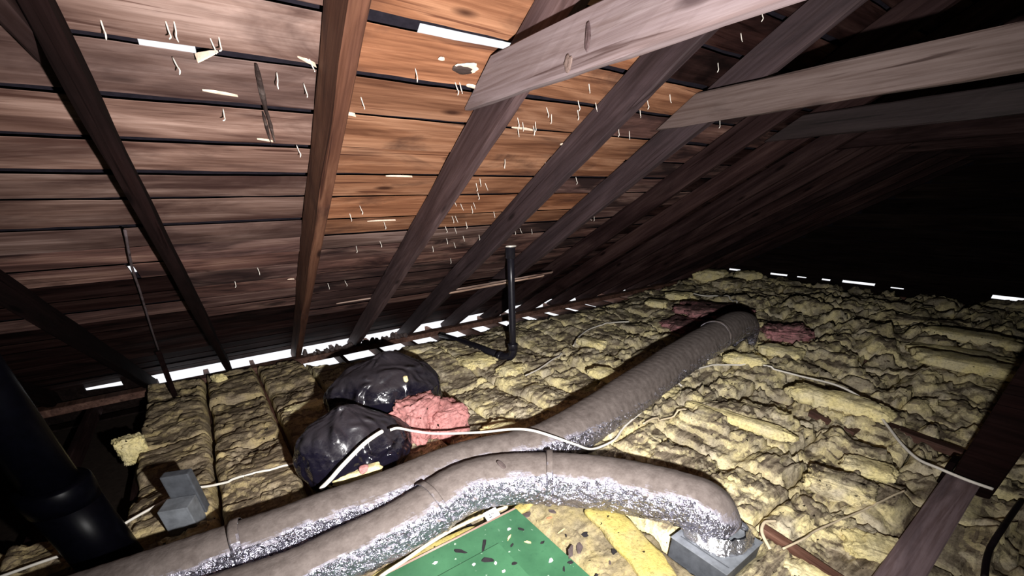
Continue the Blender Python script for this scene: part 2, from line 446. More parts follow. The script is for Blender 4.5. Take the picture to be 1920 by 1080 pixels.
# roofing felt (the ceiling itself) with real holes
HOLES = [(0.757, 1.12, 3.318, 3.385), (0.03, 0.155, 3.132, 3.192), (-0.335, -0.290, 1.80, 1.89), (-0.41, -0.33, 1.722, 1.733)]
def felt():
    xs = sorted({X_L - 0.1, X_R + 0.1, *[h[0] for h in HOLES], *[h[1] for h in HOLES]})
    vs_ = sorted({-0.30, V_RIDGE, *[h[2] for h in HOLES], *[h[3] for h in HOLES]})
    bm = bmesh.new(); cache = {}
    def vert(x, v, o):
        k = (x, v, o)
        if k not in cache: cache[k] = bm.verts.new(roof(x, v, o))
        return cache[k]
    def solid(i, j):
        if not (0 <= i < len(xs) - 1 and 0 <= j < len(vs_) - 1): return False
        cx, cv = (xs[i] + xs[i+1]) / 2, (vs_[j] + vs_[j+1]) / 2
        return not any(h[0] < cx < h[1] and h[2] < cv < h[3] for h in HOLES)
    a, b = -0.036, -0.044
    for i in range(len(xs) - 1):
        for j in range(len(vs_) - 1):
            if not solid(i, j): continue
            x0, x1, v0, v1 = xs[i], xs[i+1], vs_[j], vs_[j+1]
            bm.faces.new([vert(x0, v0, a), vert(x1, v0, a), vert(x1, v1, a), vert(x0, v1, a)])
            bm.faces.new([vert(x0, v1, b), vert(x1, v1, b), vert(x1, v0, b), vert(x0, v0, b)])
            for di, dj, e in ((-1, 0, ((x0, v0), (x0, v1))), (1, 0, ((x1, v1), (x1, v0))), (0, -1, ((x1, v0), (x0, v0))), (0, 1, ((x0, v1), (x1, v1)))):
                if not solid(i + di, j + dj):
                    (xa, va), (xb, vb) = e
                    bm.faces.new([vert(xa, va, a), vert(xb, vb, a), vert(xb, vb, b), vert(xa, va, b)])
    bmesh.ops.recalc_face_normals(bm, faces=bm.faces)
    me = bpy.data.meshes.new('ceiling'); bm.to_mesh(me); bm.free()
    return me
ceiling = structure(link('ceiling', felt(), M['felt']))

# roof boards -----------------------------------------------------
EDGES = [-0.29, -0.13, 0.03, 0.20, 0.38, 0.555, 0.735, 0.91, 1.085, 1.265, 1.445, 1.625, 1.81, 1.985, 2.15, 2.315, 2.518, 2.686, 2.855, 3.033, 3.212, 3.397,
         3.58, 3.76, 3.94, 4.12, 4.30, 4.48, 4.66, 4.84, 5.02, 5.20, 5.43]
def gap_at(edge, x0, x1):
    """half gaps (below the edge, above the edge) for a board that spans x0..x1"""
    xm = (x0 + x1) / 2
    v = EDGES[edge]
    g = (0.0058 + 0.0042 * random.random(),) * 2
    if abs(v - 3.397) < 1e-6 and 0.48 < xm < 1.2: g = (0.016, 0.022)
    if abs(v - 3.397) < 1e-6 and xm < 0.48: g = (0.010, 0.012)
    if abs(v - 3.212) < 1e-6 and xm < 0.48: g = (0.016, 0.014)
    if abs(v - 3.212) < 1e-6 and 0.48 < xm < 1.2: g = (0.010, 0.009)
    if abs(v - 2.315) < 1e-6 and xm < -0.12: g = (0.018, 0.012)
    if abs(v - 3.033) < 1e-6 and xm < 0.48: g = (0.012, 0.010)
    if abs(v - 2.855) < 1e-6 and xm < 1.2: g = (0.010, 0.008)
    return g
def board(x0, x1, v0, v1, mat, seed):
    L = x1 - x0; n = max(6, int(L / 0.05)); th = 0.016
    ch = 0.004
    w = v1 - v0
    wane = 0.045 if v0 < 2.2 else 0.030          # the upper edge is waney: the hidden face is narrower
    prof = [(-w/2 + 0.002, th), (-w/2, ch), (-w/2 + ch, 0), (-w/4, 0), (0, 0), (w/4, 0), (w/2 - 0.002, 0), (w/2, 0.001), (w/2 - wane, th)]
    xs = np.linspace(-L/2, L/2, n + 1)
    tilt = rng.normal(0.002, 0.006); offs = abs(rng.normal(0, 0.003)); cup = rng.normal(0, 0.002)
    vs = []
    lo = vnoise(xs * 2.3 + 11, xs * 0 + 0.3, s=seed) * 0.004 + vnoise(xs * 11, xs * 0 + 4.3, s=seed) * 0.0022
    hi = vnoise(xs * 2.3 + 41, xs * 0 + 7.3, s=seed + 3) * 0.004 + vnoise(xs * 11, xs * 0 + 8.3, s=seed) * 0.0022
    for k, x in enumerate(xs):
        for (a, b) in prof:
            y = a + (lo[k] if a < -w * 0.3 else hi[k] if a > w * 0.3 else 0)
            z = b - 0.012 * 0 + offs + tilt * a / w * 0.9 + cup * (1 - (2 * a / w) ** 2)
            vs.append((x, y, z))
    m = len(prof)
    fs = [(k*m + i, k*m + (i+1) % m, (k+1)*m + (i+1) % m, (k+1)*m + i) for k in range(n) for i in range(m)]
    fs.append(tuple(range(m))); fs.append(tuple(reversed(range(n*m, n*m + m))))
    me = mesh('roof_board', vs, fs)
    bm = bmesh.new(); bm.from_mesh(me); bmesh.ops.recalc_face_normals(bm, faces=bm.faces); bm.to_mesh(me); bm.free()
    o = link('roof_board', me, mat, ceiling)
    c = roof((x0 + x1) / 2, (v0 + v1) / 2, 0)
    # local z points outwards here: z = 0 is the face seen from the attic
    R3 = Matrix(((1, 0, 0), (0, UP.y, NRM.y), (0, UP.z, NRM.z)))
    o.matrix_local = Matrix.Translation(c) @ R3.to_4x4()
    return o
for r in range(len(EDGES) - 1):
    v0, v1 = EDGES[r], EDGES[r + 1]
    vm = (v0 + v1) / 2
    cuts = [X_L]
    cuts.append(RAF[6] if vm > 2.2 or r % 3 == 0 else RAF[5])
    if cuts[-1] == RAF[5]: cuts.append(RAF[6])
    if abs(v0 - 1.81) < 1e-6: cuts = [X_L, -0.30, RAF[6]]
    if abs(v0 - 3.397) < 1e-6 or abs(v1 - 3.397) < 1e-6: cuts.append(RAF[7])
    cuts.append(RAF[8] if vm > 3.4 or r % 3 == 1 else RAF[9]); cuts.append(RAF[11] if r % 2 else RAF[10])
    far = [RAF[12], RAF[13], RAF[14], RAF[15]]
    x = cuts[-1]
    for c in sorted(random.sample(far, 3)):
        if c - x > 0.5: cuts.append(c); x = c
    cuts.append(X_R)
    for i in range(len(cuts) - 1):
        x0, x1 = cuts[i], cuts[i + 1]
        a = gap_at(r, x0, x1)[1]; b = gap_at(r + 1, x0, x1)[0]
        xm = (x0 + x1) / 2
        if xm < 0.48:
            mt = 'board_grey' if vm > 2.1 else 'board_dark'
            if x1 < -0.1 and vm < 2.3: mt = 'board_shaded' if vm < 1.8 else 'board_dark'
            if vm < 1.1: mt = 'board_shaded'
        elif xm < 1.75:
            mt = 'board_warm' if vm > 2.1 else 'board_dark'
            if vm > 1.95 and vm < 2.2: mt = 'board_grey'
            if vm < 0.8: mt = 'board_shaded'
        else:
            mt = 'board_dark' if (xm < 2.95 and 1.2 < vm < 3.4) else 'board_shaded'  # far boards get the copy with shade in its colour
        g0 = 0.0015; g1 = 0.0015
        if abs(v0 - 1.81) < 1e-6 and abs(x0 + 0.30) < 1e-6: g0 = 0.012
        if abs(v0 - 1.81) < 1e-6 and abs(x1 + 0.30) < 1e-6: g1 = 0.012
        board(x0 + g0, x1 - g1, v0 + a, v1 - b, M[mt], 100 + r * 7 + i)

# nail points coming through the boards
NAILS = [(0.768, 3.262), (0.61, 3.119), (0.934, 3.231), (0.951, 3.233), (1.41, 3.174), (1.464, 3.14), (1.549, 3.231), (1.657, 3.233), (1.59, 3.181), (1.342, 3.078), (1.408, 3.088), (1.336, 3.045), (1.414, 3.062), (1.532, 3.321), (1.954, 3.101), (2.054, 3.087), (1.395, 2.825), (1.674, 2.811), (2.01, 2.688), (1.326, 2.665), (1.321, 2.627), (1.38, 2.627), (1.374, 2.542), (1.315, 2.426), (1.4, 2.399), (1.399, 2.434), (0.725, 2.433), (0.098, 3.286), (0.115, 3.289), (0.187, 3.259), (0.094, 3.18), (0.191, 3.012), (0.346, 3.173), (0.424, 3.145), (0.413, 2.859), (0.434, 3.241), (1.315, 2.29), (1.338, 2.29), (1.316, 2.17), (1.398, 2.141), (1.39, 2.005), (1.51, 2.027), (1.642, 2.025), (1.60, 2.33), (1.324, 1.9), (1.568, 1.655), (0.891, 2.262), (0.779, 1.99), (0.915, 2.038), (0.668, 1.44), (0.786, 1.452), (1.973, 2.078), (1.93, 2.068), (2.104, 2.048), (2.08, 3.76), (2.10, 3.666), (2.15, 3.535), (2.062, 3.34), (1.956, 3.289), (1.974, 3.228), (2.682, 3.236), (2.584, 2.203), (2.636, 2.199), (0.684, 2.365), (0.238, 1.81), (0.111, 1.66), (-0.03, 3.262), (0.207, 3.266), (1.30, 3.10), (1.25, 2.47), (1.45, 2.21), (1.48, 1.93), (1.22, 2.03)]
nail_me = []
for k in range(4):
    p = [(0, 0, -0.004), (0, 0, 0.018), (random.uniform(-.002, .002), random.uniform(-.002, .002), 0.030), (random.uniform(-.006, .006), random.uniform(-.006, .006), 0.038)]
    nail_me.append(tube_mesh('nail', catmull(p, 3), np.array([.0019] * 8 + [.0017, .0010]), 6))
    nail_me[-1].materials.append(M['nail'])
for i, (x, v) in enumerate(NAILS):
    o = bpy.data.objects.new('nail', nail_me[i % 4]); COL.objects.link(o); o.parent = ceiling
    d = (-NRM + Vector((random.uniform(-.25, .25), random.uniform(-.25, .25), -0.55 + random.uniform(-.2, .2)))).normalized()
    o.location = roof(x, v, 0)
    o.rotation_euler = d.to_track_quat('Z', 'Y').to_euler()

# knot hole with a chipped rim, slivers and splinters on the boards
def knot_mesh(rx, ry, seed, th=0.004):
    n = 26; vs = [(0, 0, th)]; fs = []
    for ring, (s, z) in enumerate(((0.55, th * 1.3), (0.9, th), (1.0, 0.0))):
        for i in range(n):
            a = 2 * math.pi * i / n
            rr = s * (1 + 0.25 * float(vnoise(np.array([math.cos(a) * 2.2]), np.array([math.sin(a) * 2.2]), s=seed)[0]))
            vs.append((rx * rr * math.cos(a), ry * rr * math.sin(a), z))
    for i in range(n):
        j = (i + 1) % n
        fs.append((0, 1 + i, 1 + j)); fs.append((1 + i, 1 + n + i, 1 + n + j, 1 + j)); fs.append((1 + n + i, 1 + 2*n + i, 1 + 2*n + j, 1 + n + j))
    return mesh('knot', vs, fs)
def on_roof(o, x, v, off, rot=0.0):
    R3 = Matrix(((1, 0, 0), (0, UP.y, NRM.y), (0, UP.z, NRM.z)))
    o.matrix_local = Matrix.Translation(roof(x, v, off)) @ R3.to_4x4() @ Matrix.Rotation(rot, 4, 'Z') @ Matrix.Rotation(math.pi, 4, 'X')
k1 = on_roof(link('knot_hole', knot_mesh(0.040, 0.016, 3), M['knot'], ceiling), 0.938, 3.291, 0.000, 0.05)
on_roof(link('chipped_rim', knot_mesh(0.050, 0.022, 9, 0.0025), M['splinter'], ceiling), 0.95, 3.297, 0.000, 0.1)
on_roof(link('chipped_rim', knot_mesh(0.012, 0.007, 19, 0.003), M['splinter'], ceiling), 0.845, 3.318, 0.000, 0.1)
def sliver(name, a, b, w, mat, lift=0.003):
    (x0, v0), (x1, v1) = a, b
    d = Vector((x1 - x0, v1 - v0, 0)); L = d.length; d /= L; nn = Vector((-d.y, d.x, 0))
    vs = []; m = 7
    for k in range(m):
        t = k / (m - 1); wd = w * (math.sin(math.pi * (0.12 + 0.85 * t)) ** 0.7) * (0.8 + 0.4 * random.random())
        for sgn, z in ((-1, 0), (-0.4, 0.9), (0.5, 1), (1, 0)):
            p = d * (t * L) + nn * (sgn * wd / 2)
            q = roof(x0 + p.x, v0 + p.y, lift * 0 + z * (0.004 + lift * t))
            vs.append(q)
    fs = [(k*4 + i, k*4 + (i+1) % 4, k*4 + 4 + (i+1) % 4, k*4 + 4 + i) for k in range(m - 1) for i in range(4)] + [(0, 1, 2, 3), tuple(range(4*m - 4, 4*m))]
    me = mesh(name, vs, fs)
    bm = bmesh.new(); bm.from_mesh(me); bmesh.ops.recalc_face_normals(bm, faces=bm.faces); bm.to_mesh(me); bm.free()
    return link(name, me, mat, ceiling)
sliver('bark_sliver', (0.2915, 3.20), (0.316, 2.99), 0.016, M['knot'], 0.006)
sliver('bark_sliver', (0.314, 3.03), (0.336, 2.885), 0.012, M['knot'], 0.006)
sliver('bark_sliver', (0.302, 3.02), (0.324, 2.87), 0.010, M['knot'], 0.006)
sliver('splinter', (0.145, 3.085), (0.235, 3.078), 0.010, M['splinter'])
sliver('splinter', (0.20, 3.225), (0.145, 3.205), 0.008, M['splinter'], 0.02)
sliver('splinter', (0.535, 3.047), (0.60, 3.046), 0.010, M['splinter'], 0.01)
sliver('splinter', (0.80, 2.686), (0.93, 2.688), 0.010, M['splinter'], 0.004)
sliver('splinter', (1.30, 3.047), (1.42, 3.046), 0.010, M['splinter'], 0.006)
sliver('splinter', (1.66, 2.96), (1.76, 2.995), 0.022, M['splinter'], 0.006)
sliver('splinter', (0.98, 3.23), (1.03, 3.228), 0.016, M['splinter'], 0.004)
sliver('splinter', (0.79, 2.285), (0.95, 2.29), 0.010, M['splinter'], 0.004)
sliver('splinter', (0.28, 2.89), (0.33, 2.885), 0.007, M['splinter'], 0.004)
sliver('splinter', (0.40, 3.245), (0.45, 3.232), 0.008, M['splinter'], 0.012)
sliver('splinter', (0.78, 0.98), (1.15, 1.00), 0.03, M['lath'], 0.004)
sliver('splinter', (0.40, 1.60), (0.44, 1.602), 0.012, M['splinter'], 0.004)

# other slope, end walls, the plasterboard under the joists: the rest of the shell
ridge_p = roof(0, V_RIDGE, 0)
def slab(name, pts, th_vec, mat):
    pts = [Vector(p) for p in pts]; tv = Vector(th_vec); n = len(pts)
    vs = pts + [p + tv for p in pts]
    fs = [tuple(range(n)), tuple(reversed(range(n, 2*n)))] + [(i, (i+1) % n, n + (i+1) % n, n + i) for i in range(n)]
    me = mesh(name, vs, fs)
    bm = bmesh.new(); bm.from_mesh(me); bmesh.ops.recalc_face_normals(bm, faces=bm.faces); bm.to_mesh(me); bm.free()
    return structure(link(name, me, mat))
yb = ridge_p.y - (ridge_p.z + 0.25) / math.tan(SL)
slab('ceiling_back', [(X_L, ridge_p.y, ridge_p.z), (X_R + .1, ridge_p.y, ridge_p.z), (X_R + .1, yb, -0.25), (X_L, yb, -0.25)], (0, -0.02, 0.04), M['board_dark'])
slab('floor', [(X_L, yb, -0.215), (X_R + .1, yb, -0.215), (X_R + .1, 4.36, -0.215), (X_L, 4.36, -0.215)], (0, 0, -0.015), M['drywall'])
slab('wall_left', [(X_L, yb, -0.25), (X_L, 4.75, -0.25), (X_L, 4.75, 0.0), (X_L, ridge_p.y, ridge_p.z + 0.02)], (-0.03, 0, 0), M['gable'])
slab('wall_sky_block_corner', [(X_L, 4.62, -0.3), (-1.14, 4.62, -0.3), (-1.14, 4.62, 0.045), (X_L, 4.62, 0.045)], (0, 0.03, 0), M['gable'])  # this and the next two slabs are added to block the sky strip
slab('wall_sky_block_sill', [(-1.14, 4.62, -0.3), (-0.90, 4.62, -0.3), (-0.90, 4.62, -0.035), (-1.14, 4.62, -0.02)], (0, 0.03, 0), M['gable'])
slab('wall_sky_block_end', [(-0.90, 4.62, -0.3), (-0.73, 4.62, -0.3), (-0.73, 4.62, 0.045), (-0.90, 4.62, 0.045)], (0, 0.03, 0), M['gable'])
slab('wall_eave', [(X_L, 4.37, -0.9), (X_R, 4.37, -0.9), (X_R, 4.37, -0.205), (X_L, 4.37, -0.205)], (0, 0.12, 0), M['gable'])
# gable wall at the far right: horizontal sheathing boards, the lowest row with daylight slits
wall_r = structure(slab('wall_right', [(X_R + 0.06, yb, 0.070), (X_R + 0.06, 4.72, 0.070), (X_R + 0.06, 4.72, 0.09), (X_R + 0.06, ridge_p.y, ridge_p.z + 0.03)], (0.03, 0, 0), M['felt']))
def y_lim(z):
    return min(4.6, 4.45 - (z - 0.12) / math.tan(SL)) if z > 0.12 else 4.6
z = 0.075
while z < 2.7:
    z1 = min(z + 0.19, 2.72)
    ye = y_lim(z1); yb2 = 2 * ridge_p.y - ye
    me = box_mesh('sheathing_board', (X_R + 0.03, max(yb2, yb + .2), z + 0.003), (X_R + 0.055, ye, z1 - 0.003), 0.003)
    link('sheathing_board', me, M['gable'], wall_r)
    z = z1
SLITS = [(4.371, 4.142, -.005, .025), (3.582, 3.284, .0, .03), (3.125, 2.971, .005, .022), (2.737, 2.607, .005, .03), (2.439, 1.997, .006, .042), (1.798, 1.637, .004, .02), (0.72, 0.10, .02, .066)]
def block(y0, y1, z0, z1):
    me = box_mesh('sheathing_block', (X_R + 0.03, min(y0, y1), z0), (X_R + 0.055, max(y0, y1), z1), 0.002)
    link('sheathing_block', me, M['gable'], wall_r)
prev = 4.6
for (a, b, z0, z1) in SLITS:
    block(a, prev, -0.22, 0.0785)
    block(b, a, -0.22, z0 - 0.001); block(b, a, z1, 0.0785)
    prev = b
block(yb, prev, -0.22, 0.0785)

# ================================================================ FRAMING
def ordinal(n): return ['zeroth', 'first', 'second', 'third', 'fourth', 'fifth', 'sixth', 'seventh', 'eighth', 'ninth', 'tenth', 'eleventh', 'twelfth', 'thirteenth', 'fourteenth', 'fifteenth', 'sixteenth', 'seventeenth', 'eighteenth', 'nineteenth', 'twentieth', 'twenty-first', 'twenty-second'][n]
RLAB = {
    5: 'black sooty rafter left of the amber daylight chink, carrying a dark tie',
    6: 'red-brown rafter with lit lower edge, between the two daylight holes',
    7: 'grey-brown rafter holding the pale lavender collar tie',
    8: 'purple-grey rafter next beyond the pale collar tie, lath ends against it',
    9: 'purple-brown rafter holding the dull brown collar tie',
    10: 'dark rafter with thin lit edge, right of the vent pipe head',
}
for i, x in enumerate(RAF):
    mt = M['rafter_black'] if i <= 5 else M['rafter_brown'] if i == 6 else M['rafter_grey'] if i < 10 else M['rafter_dark_shaded']  # leftmost and far rafters: weak lamp light painted in as darker wood
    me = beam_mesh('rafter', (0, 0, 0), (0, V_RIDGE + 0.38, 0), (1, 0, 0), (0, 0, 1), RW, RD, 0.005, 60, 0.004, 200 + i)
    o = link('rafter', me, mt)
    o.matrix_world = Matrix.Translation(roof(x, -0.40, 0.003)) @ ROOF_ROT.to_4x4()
    if i in RLAB: lab = RLAB[i]
    elif i > 10: lab = 'dark brown rafter, %s rafter past the vent pipe toward far gable' % ordinal(i - 10)
    else: lab = 'dark rafter on the left, %s rafter left of the black sooty one' % ordinal(5 - i)
    thing(o, lab, 'rafter', 'rafters of the roof slope')
o = link('ridge_board', beam_mesh('ridge_board', (X_L, ridge_p.y, ridge_p.z - 0.01), (X_R, ridge_p.y, ridge_p.z - 0.01), (0, 1, 0), (0, 0, -1), 0.03, 0.18, 0.003, 30, 0.002, 4), M['plank_dull'])
thing(o, 'dark ridge board along the top of the rafters', 'ridge board')

# collar ties on the left face of every second rafter
TLAB = {5: 'dark brown collar tie on the black sooty rafter at top left', 7: 'pale lavender-grey collar tie crossing the top of the picture', 9: 'dull brown collar tie, second one, below the pale one',
        11: 'very dark collar tie, third one, below the dull brown one'}
ZT0, ZT1 = 1.645, 1.772
for i in range(1, 20, 2):
    x = RAF[i] - RW / 2 - 0.0225
    yt = lambda zz: 4.45 - (zz - 0.12) / math.tan(SL) - 0.012
    p1 = (0, yt(ZT0), ZT0); p0 = (0, 2 * ridge_p.y - yt(ZT0), ZT0)
    cut = (yt(ZT1) - yt(ZT0))
    me = beam_mesh('collar_tie', p0, p1, (1, 0, 0), (0, 0, 1), 0.042, ZT1 - ZT0, 0.006, 50, 0.004, 300 + i, cut0=-cut, cut1=cut)
    o = link('collar_tie', me, M['tie_pale'] if i == 7 else M['tie_dull'] if i in (9,) else M['rafter_dark_shaded'] if i == 5 else M['tie_dark'] if i == 11 else M['rafter_dark_shaded'], loc=(x, 0, 0))
    lab = TLAB.get(i) or ('dark collar tie, %s one past the vent pipe toward far gable' % ordinal((i - 9) // 2) if i > 9 else 'dark collar tie, %s one left of the black rafter' % ordinal((5 - i) // 2))
    thing(o, lab, 'collar tie', 'collar ties between the slopes')
    if i == 7:
        kk = link('knot', knot_mesh(0.020, 0.015, 21), M['tie_dull'], o)
        kk.matrix_local = Matrix.Translation((-0.0225, 1.12, 1.668)) @ Matrix.Rotation(-math.pi / 2, 4, 'Y')
        kk = link('scar', knot_mesh(0.030, 0.009, 25), M['rafter_grey'], o)
        kk.matrix_local = Matrix.Translation((-0.0225, 1.045, 1.705)) @ Matrix.Rotation(-math.pi / 2, 4, 'Y')

# rafter plate, joists
o = link('rafter_plate', beam_mesh('rafter_plate', (X_L, 4.44, -0.095), (X_R, 4.44, -0.095), (0, 1, 0), (0, 0, 1), 0.12, 0.058, 0.004, 60, 0.003, 55), M['joist'])
thing(o, 'long brown plate under the rafter feet along the bright eave', 'wall plate')
for k, x in enumerate(JO):
    me = beam_mesh('ceiling_joist', (0, yb + 0.1, -0.205), (0, 4.86, -0.205), (1, 0, 0), (0, 0, 1), 0.038, 0.108 if x < 0.9 else 0.108, 0.003, 30, 0.003, 400 + k)
    o = link('ceiling_joist', me, M['joist'] if x > -0.5 else M['rafter_dark_shaded'], loc=(x, 0, 0))  # left joists take darker wood, painting the shade of the empty bay
    n = k - 14           # index 14 stands next to the vent pipe
    lab = 'brown ceiling joist between batts, under the foot of the vent pipe' if n == 0 else 'brown ceiling joist between batts, %s joist %s of the vent pipe foot' % (ordinal(abs(n)), 'right' if n > 0 else 'left')
    thing(o, lab, 'joist', 'ceiling joists under the insulation')

# lath strips on the rafters near the vent pipe
for (xa, va, xb, vb, lab) in ((1.70, 1.36, 2.72, 1.44, 'upper thin pale lath strip behind the vent pipe'), (1.66, 1.285, 2.66, 1.37, 'lower thin pale lath strip behind the vent pipe')):
    me = beam_mesh('lath', roof(xa, va, 0.146), roof(xb, vb, 0.146), UP, -NRM, 0.028, 0.008, 0.002, 14, 0.003, 77)
    thing(link('lath', me, M['lath']), lab, 'lath', 'lath strips behind the vent pipe')

# ================================================================ INSULATION
GREEN = (0.0, 0.885, -0.6, 1.23)
def base_h(x, y):
    rough = 0.55 + 0.75 * sstep(1.6, 2.6, x) * sstep(3.6, 1.5, y + 0.0 * x) + 0.35 * sstep(4.0, 6.0, x)
    h = 0.045 * fbm(x * 1.3, y * 1.1, s=3, o=3) * (0.6 + rough)
    # draped wrinkles that run mostly along x
    wx = x + 0.12 * vnoise(x * 3, y * 3, s=71); wy = y + 0.10 * vnoise(x * 2.1 + 4, y * 3.1, s=72)
    h = h + 0.020 * rough * ridge(wx * 2.2, wy * 7.0, s=9, o=3)
    h = h + 0.011 * ridge(wx * 9, wy * 22.0, s=14, o=3) * (0.5 + 0.6 * rough)
    h = h + 0.006 * fbm(x * 34, y * 42, s=21, o=3)
    # sharp cracks and folds
    cr = np.abs(vnoise(wx * 2.6 + 3, wy * 6.5, s=51) + 0.35 * vnoise(wx * 9, wy * 16, s=52))
    h = h - 0.030 * (0.4 + 0.6 * rough) * sstep(0.055, 0.0, cr)
    cr2 = np.abs(vnoise(wx * 6 + 8, wy * 15, s=55) + 0.3 * vnoise(wx * 20, wy * 31, s=56))
    h = h - 0.012 * sstep(0.08, 0.0, cr2)
    # torn flakes: small terraces
    t = fbm(wx * 3.3, wy * 4.6, s=33, o=4)
    h = h + 0.030 * rough * (sstep(0.02, 0.055, t) + 0.8 * sstep(0.24, 0.27, t) - 0.9 * sstep(-0.20, -0.24, t)) - 0.02 * rough
    # sinks toward the eave between the plate and the pipe
    h = h - 0.13 * sstep(3.75, 4.3, y) * sstep(0.35, 0.75, x) * sstep(6.5, 4.5, x)
    h = h - 0.045 * sstep(6.6, 7.6, x)
    # flat under the green panel
    g = sstep(GREEN[0] - .06, GREEN[0] + .02, x) * sstep(GREEN[1] + .05, GREEN[1] - .02, x) * sstep(GREEN[3] + .05, GREEN[3] - .02, y)
    h = h * (1 - g) - 0.015 * g
    g2 = sstep(0.85, 0.95, x) * sstep(1.33, 1.25, x) * sstep(1.25, 1.1, y) * sstep(-0.4, 0.0, y)
    h = h * (1 - 0.55 * g2)
    g3 = sstep(1.20, 1.26, x) * sstep(1.60, 1.54, x) * sstep(0.36, 0.42, y) * sstep(0.70, 0.63, y)
    h = h * (1 - g3) - 0.05 * g3
    g4 = sstep(1.45, 1.6, x) * sstep(2.9, 2.75, x) * sstep(-0.16, -0.08, y) * sstep(0.16, 0.08, y)
    h = h * (1 - g4) - 0.02 * g4
    # hollow that the ducts have pressed in
    return h
def hz(x, y): return float(base_h(np.array([float(x)]), np.array([float(y)]))[0])

def batt(k, y0, y1, mat, seed, dz):
    x0 = JO[k] + 0.004; x1 = JO[k + 1] - 0.004
    cx, cy = (x0 + x1) / 2, (y0 + y1) / 2
    dist = math.hypot(max(abs(cx) - .2, 0), max(min(abs(y0), abs(y1)), 0.0) if y0 * y1 > 0 else 0.0)
    dist = max(1.3, math.sqrt(dist**2 + 1.2**2))
    cell = float(np.clip(dist * 0.0050, 0.0085, 0.030))
    if y1 < -0.6 or x1 < -1.6: cell = 0.045
    nu = max(8, int((x1 - x0) / cell)); nv = max(10, int((y1 - y0) / cell))
    u = np.linspace(0, 1, nu + 1); v = np.linspace(0, 1, nv + 1)
    U, V = np.meshgrid(u, v)
    y = y0 + V * (y1 - y0)
    xl = x0 + 0.010 * fbm(y[:, :1] * 5, y[:, :1] * 0 + JO[k] * 3, s=seed, o=3) + 0.006
    xr = x1 + 0.010 * fbm(y[:, :1] * 5, y[:, :1] * 0 + JO[k] * 5 + 2, s=seed + 1, o=3) - 0.006
    x = xl + U * (xr - xl)
    ya = y0 + 0.022 * fbm(x * 7, x * 0 + y0 * 3, s=seed + 2, o=3); yb_ = y1 + 0.022 * fbm(x * 7, x * 0 + y1 * 3, s=seed + 3, o=3)
    y = ya + V * (yb_ - ya)
    ed = np.minimum(np.minimum((x - xl), (xr - x)), np.minimum((y - ya), (yb_ - y)) * 1.0)
    rr = 0.045
    e = np.clip(1 - ed / rr, 0, 1)
    h = base_h(x, y) + dz + (U - 0.5) * 0.02 * math.sin(seed) - 0.055 * (1 - np.sqrt(np.clip(1 - e**2, 0, 1)))
    n0 = (nu + 1) * (nv + 1)
    verts = np.stack([x, y, h], -1).reshape(-1, 3)
    f = grid_faces(nu + 1, nv + 1)
    # skirt down to the plasterboard
    loop = [j for j in range(nu + 1)] + [r * (nu + 1) + nu for r in range(1, nv + 1)] + [nv * (nu + 1) + j for j in range(nu - 1, -1, -1)] + [r * (nu + 1) for r in range(nv - 1, 0, -1)]
    sk = verts[loop].copy(); sk[:, 2] = -0.20
    mid = verts[loop].copy(); mid[:, 2] = (mid[:, 2] * 0.55 - 0.09); 
    nl = len(loop)
    verts = np.concatenate([verts, mid, sk])
    for i in range(nl):
        j = (i + 1) % nl
        f.append((loop[i], n0 + i, n0 + j, loop[j])); f.append((n0 + i, n0 + nl + i, n0 + nl + j, n0 + j))
    verts = verts - np.array([cx, cy, 0])
    me = mesh('insulation_batt', verts, f)
    me.polygons.foreach_set('use_smooth', [True] * len(me.polygons))
    return link('insulation_batt', me, mat, loc=(cx, cy, 0))

brk = random.Random(5)
for k in range(len(JO) - 1):
    x0 = JO[k]
    if x0 < -3.2 or x0 > 8.2: continue
    yend = 4.34 if x0 < 0.4 else 4.28
    if x0 < -0.75: yend = 2.42
    ys = [-1.6]
    y = -0.55 + brk.uniform(-0.3, 0.3)
    ys.append(y)
    while y < yend - (1.45 if x0 > -0.75 else 1.2):
        y += brk.uniform(0.85, 1.35); ys.append(y)
    ys.append(yend)
    if 0.86 < x0 < 1.2: ys = [-1.6, -0.5, 1.42, 2.6, 3.4, yend]
    for j in range(len(ys) - 1):
        mt = M['batt']
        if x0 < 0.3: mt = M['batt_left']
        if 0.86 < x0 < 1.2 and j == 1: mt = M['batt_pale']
        n = k - 14
        bay = 'bay under the vent pipe foot' if n == -1 else ('%s bay %s of the vent pipe' % (ordinal(n + 1 if n >= 0 else -n - 1), 'right' if n >= 0 else 'left'))
        row = 'beside dark empty bay' if (j == len(ys) - 2 and x0 < -0.75) else 'at the eave' if j == len(ys) - 2 else '%s from far end' % ordinal(len(ys) - 1 - j)
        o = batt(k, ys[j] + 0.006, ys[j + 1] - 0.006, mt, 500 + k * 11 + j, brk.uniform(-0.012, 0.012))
        thing(o, 'grimy yellow fibreglass batt, %s, %s' % (bay, row), 'insulation', 'fibreglass batts between the joists')

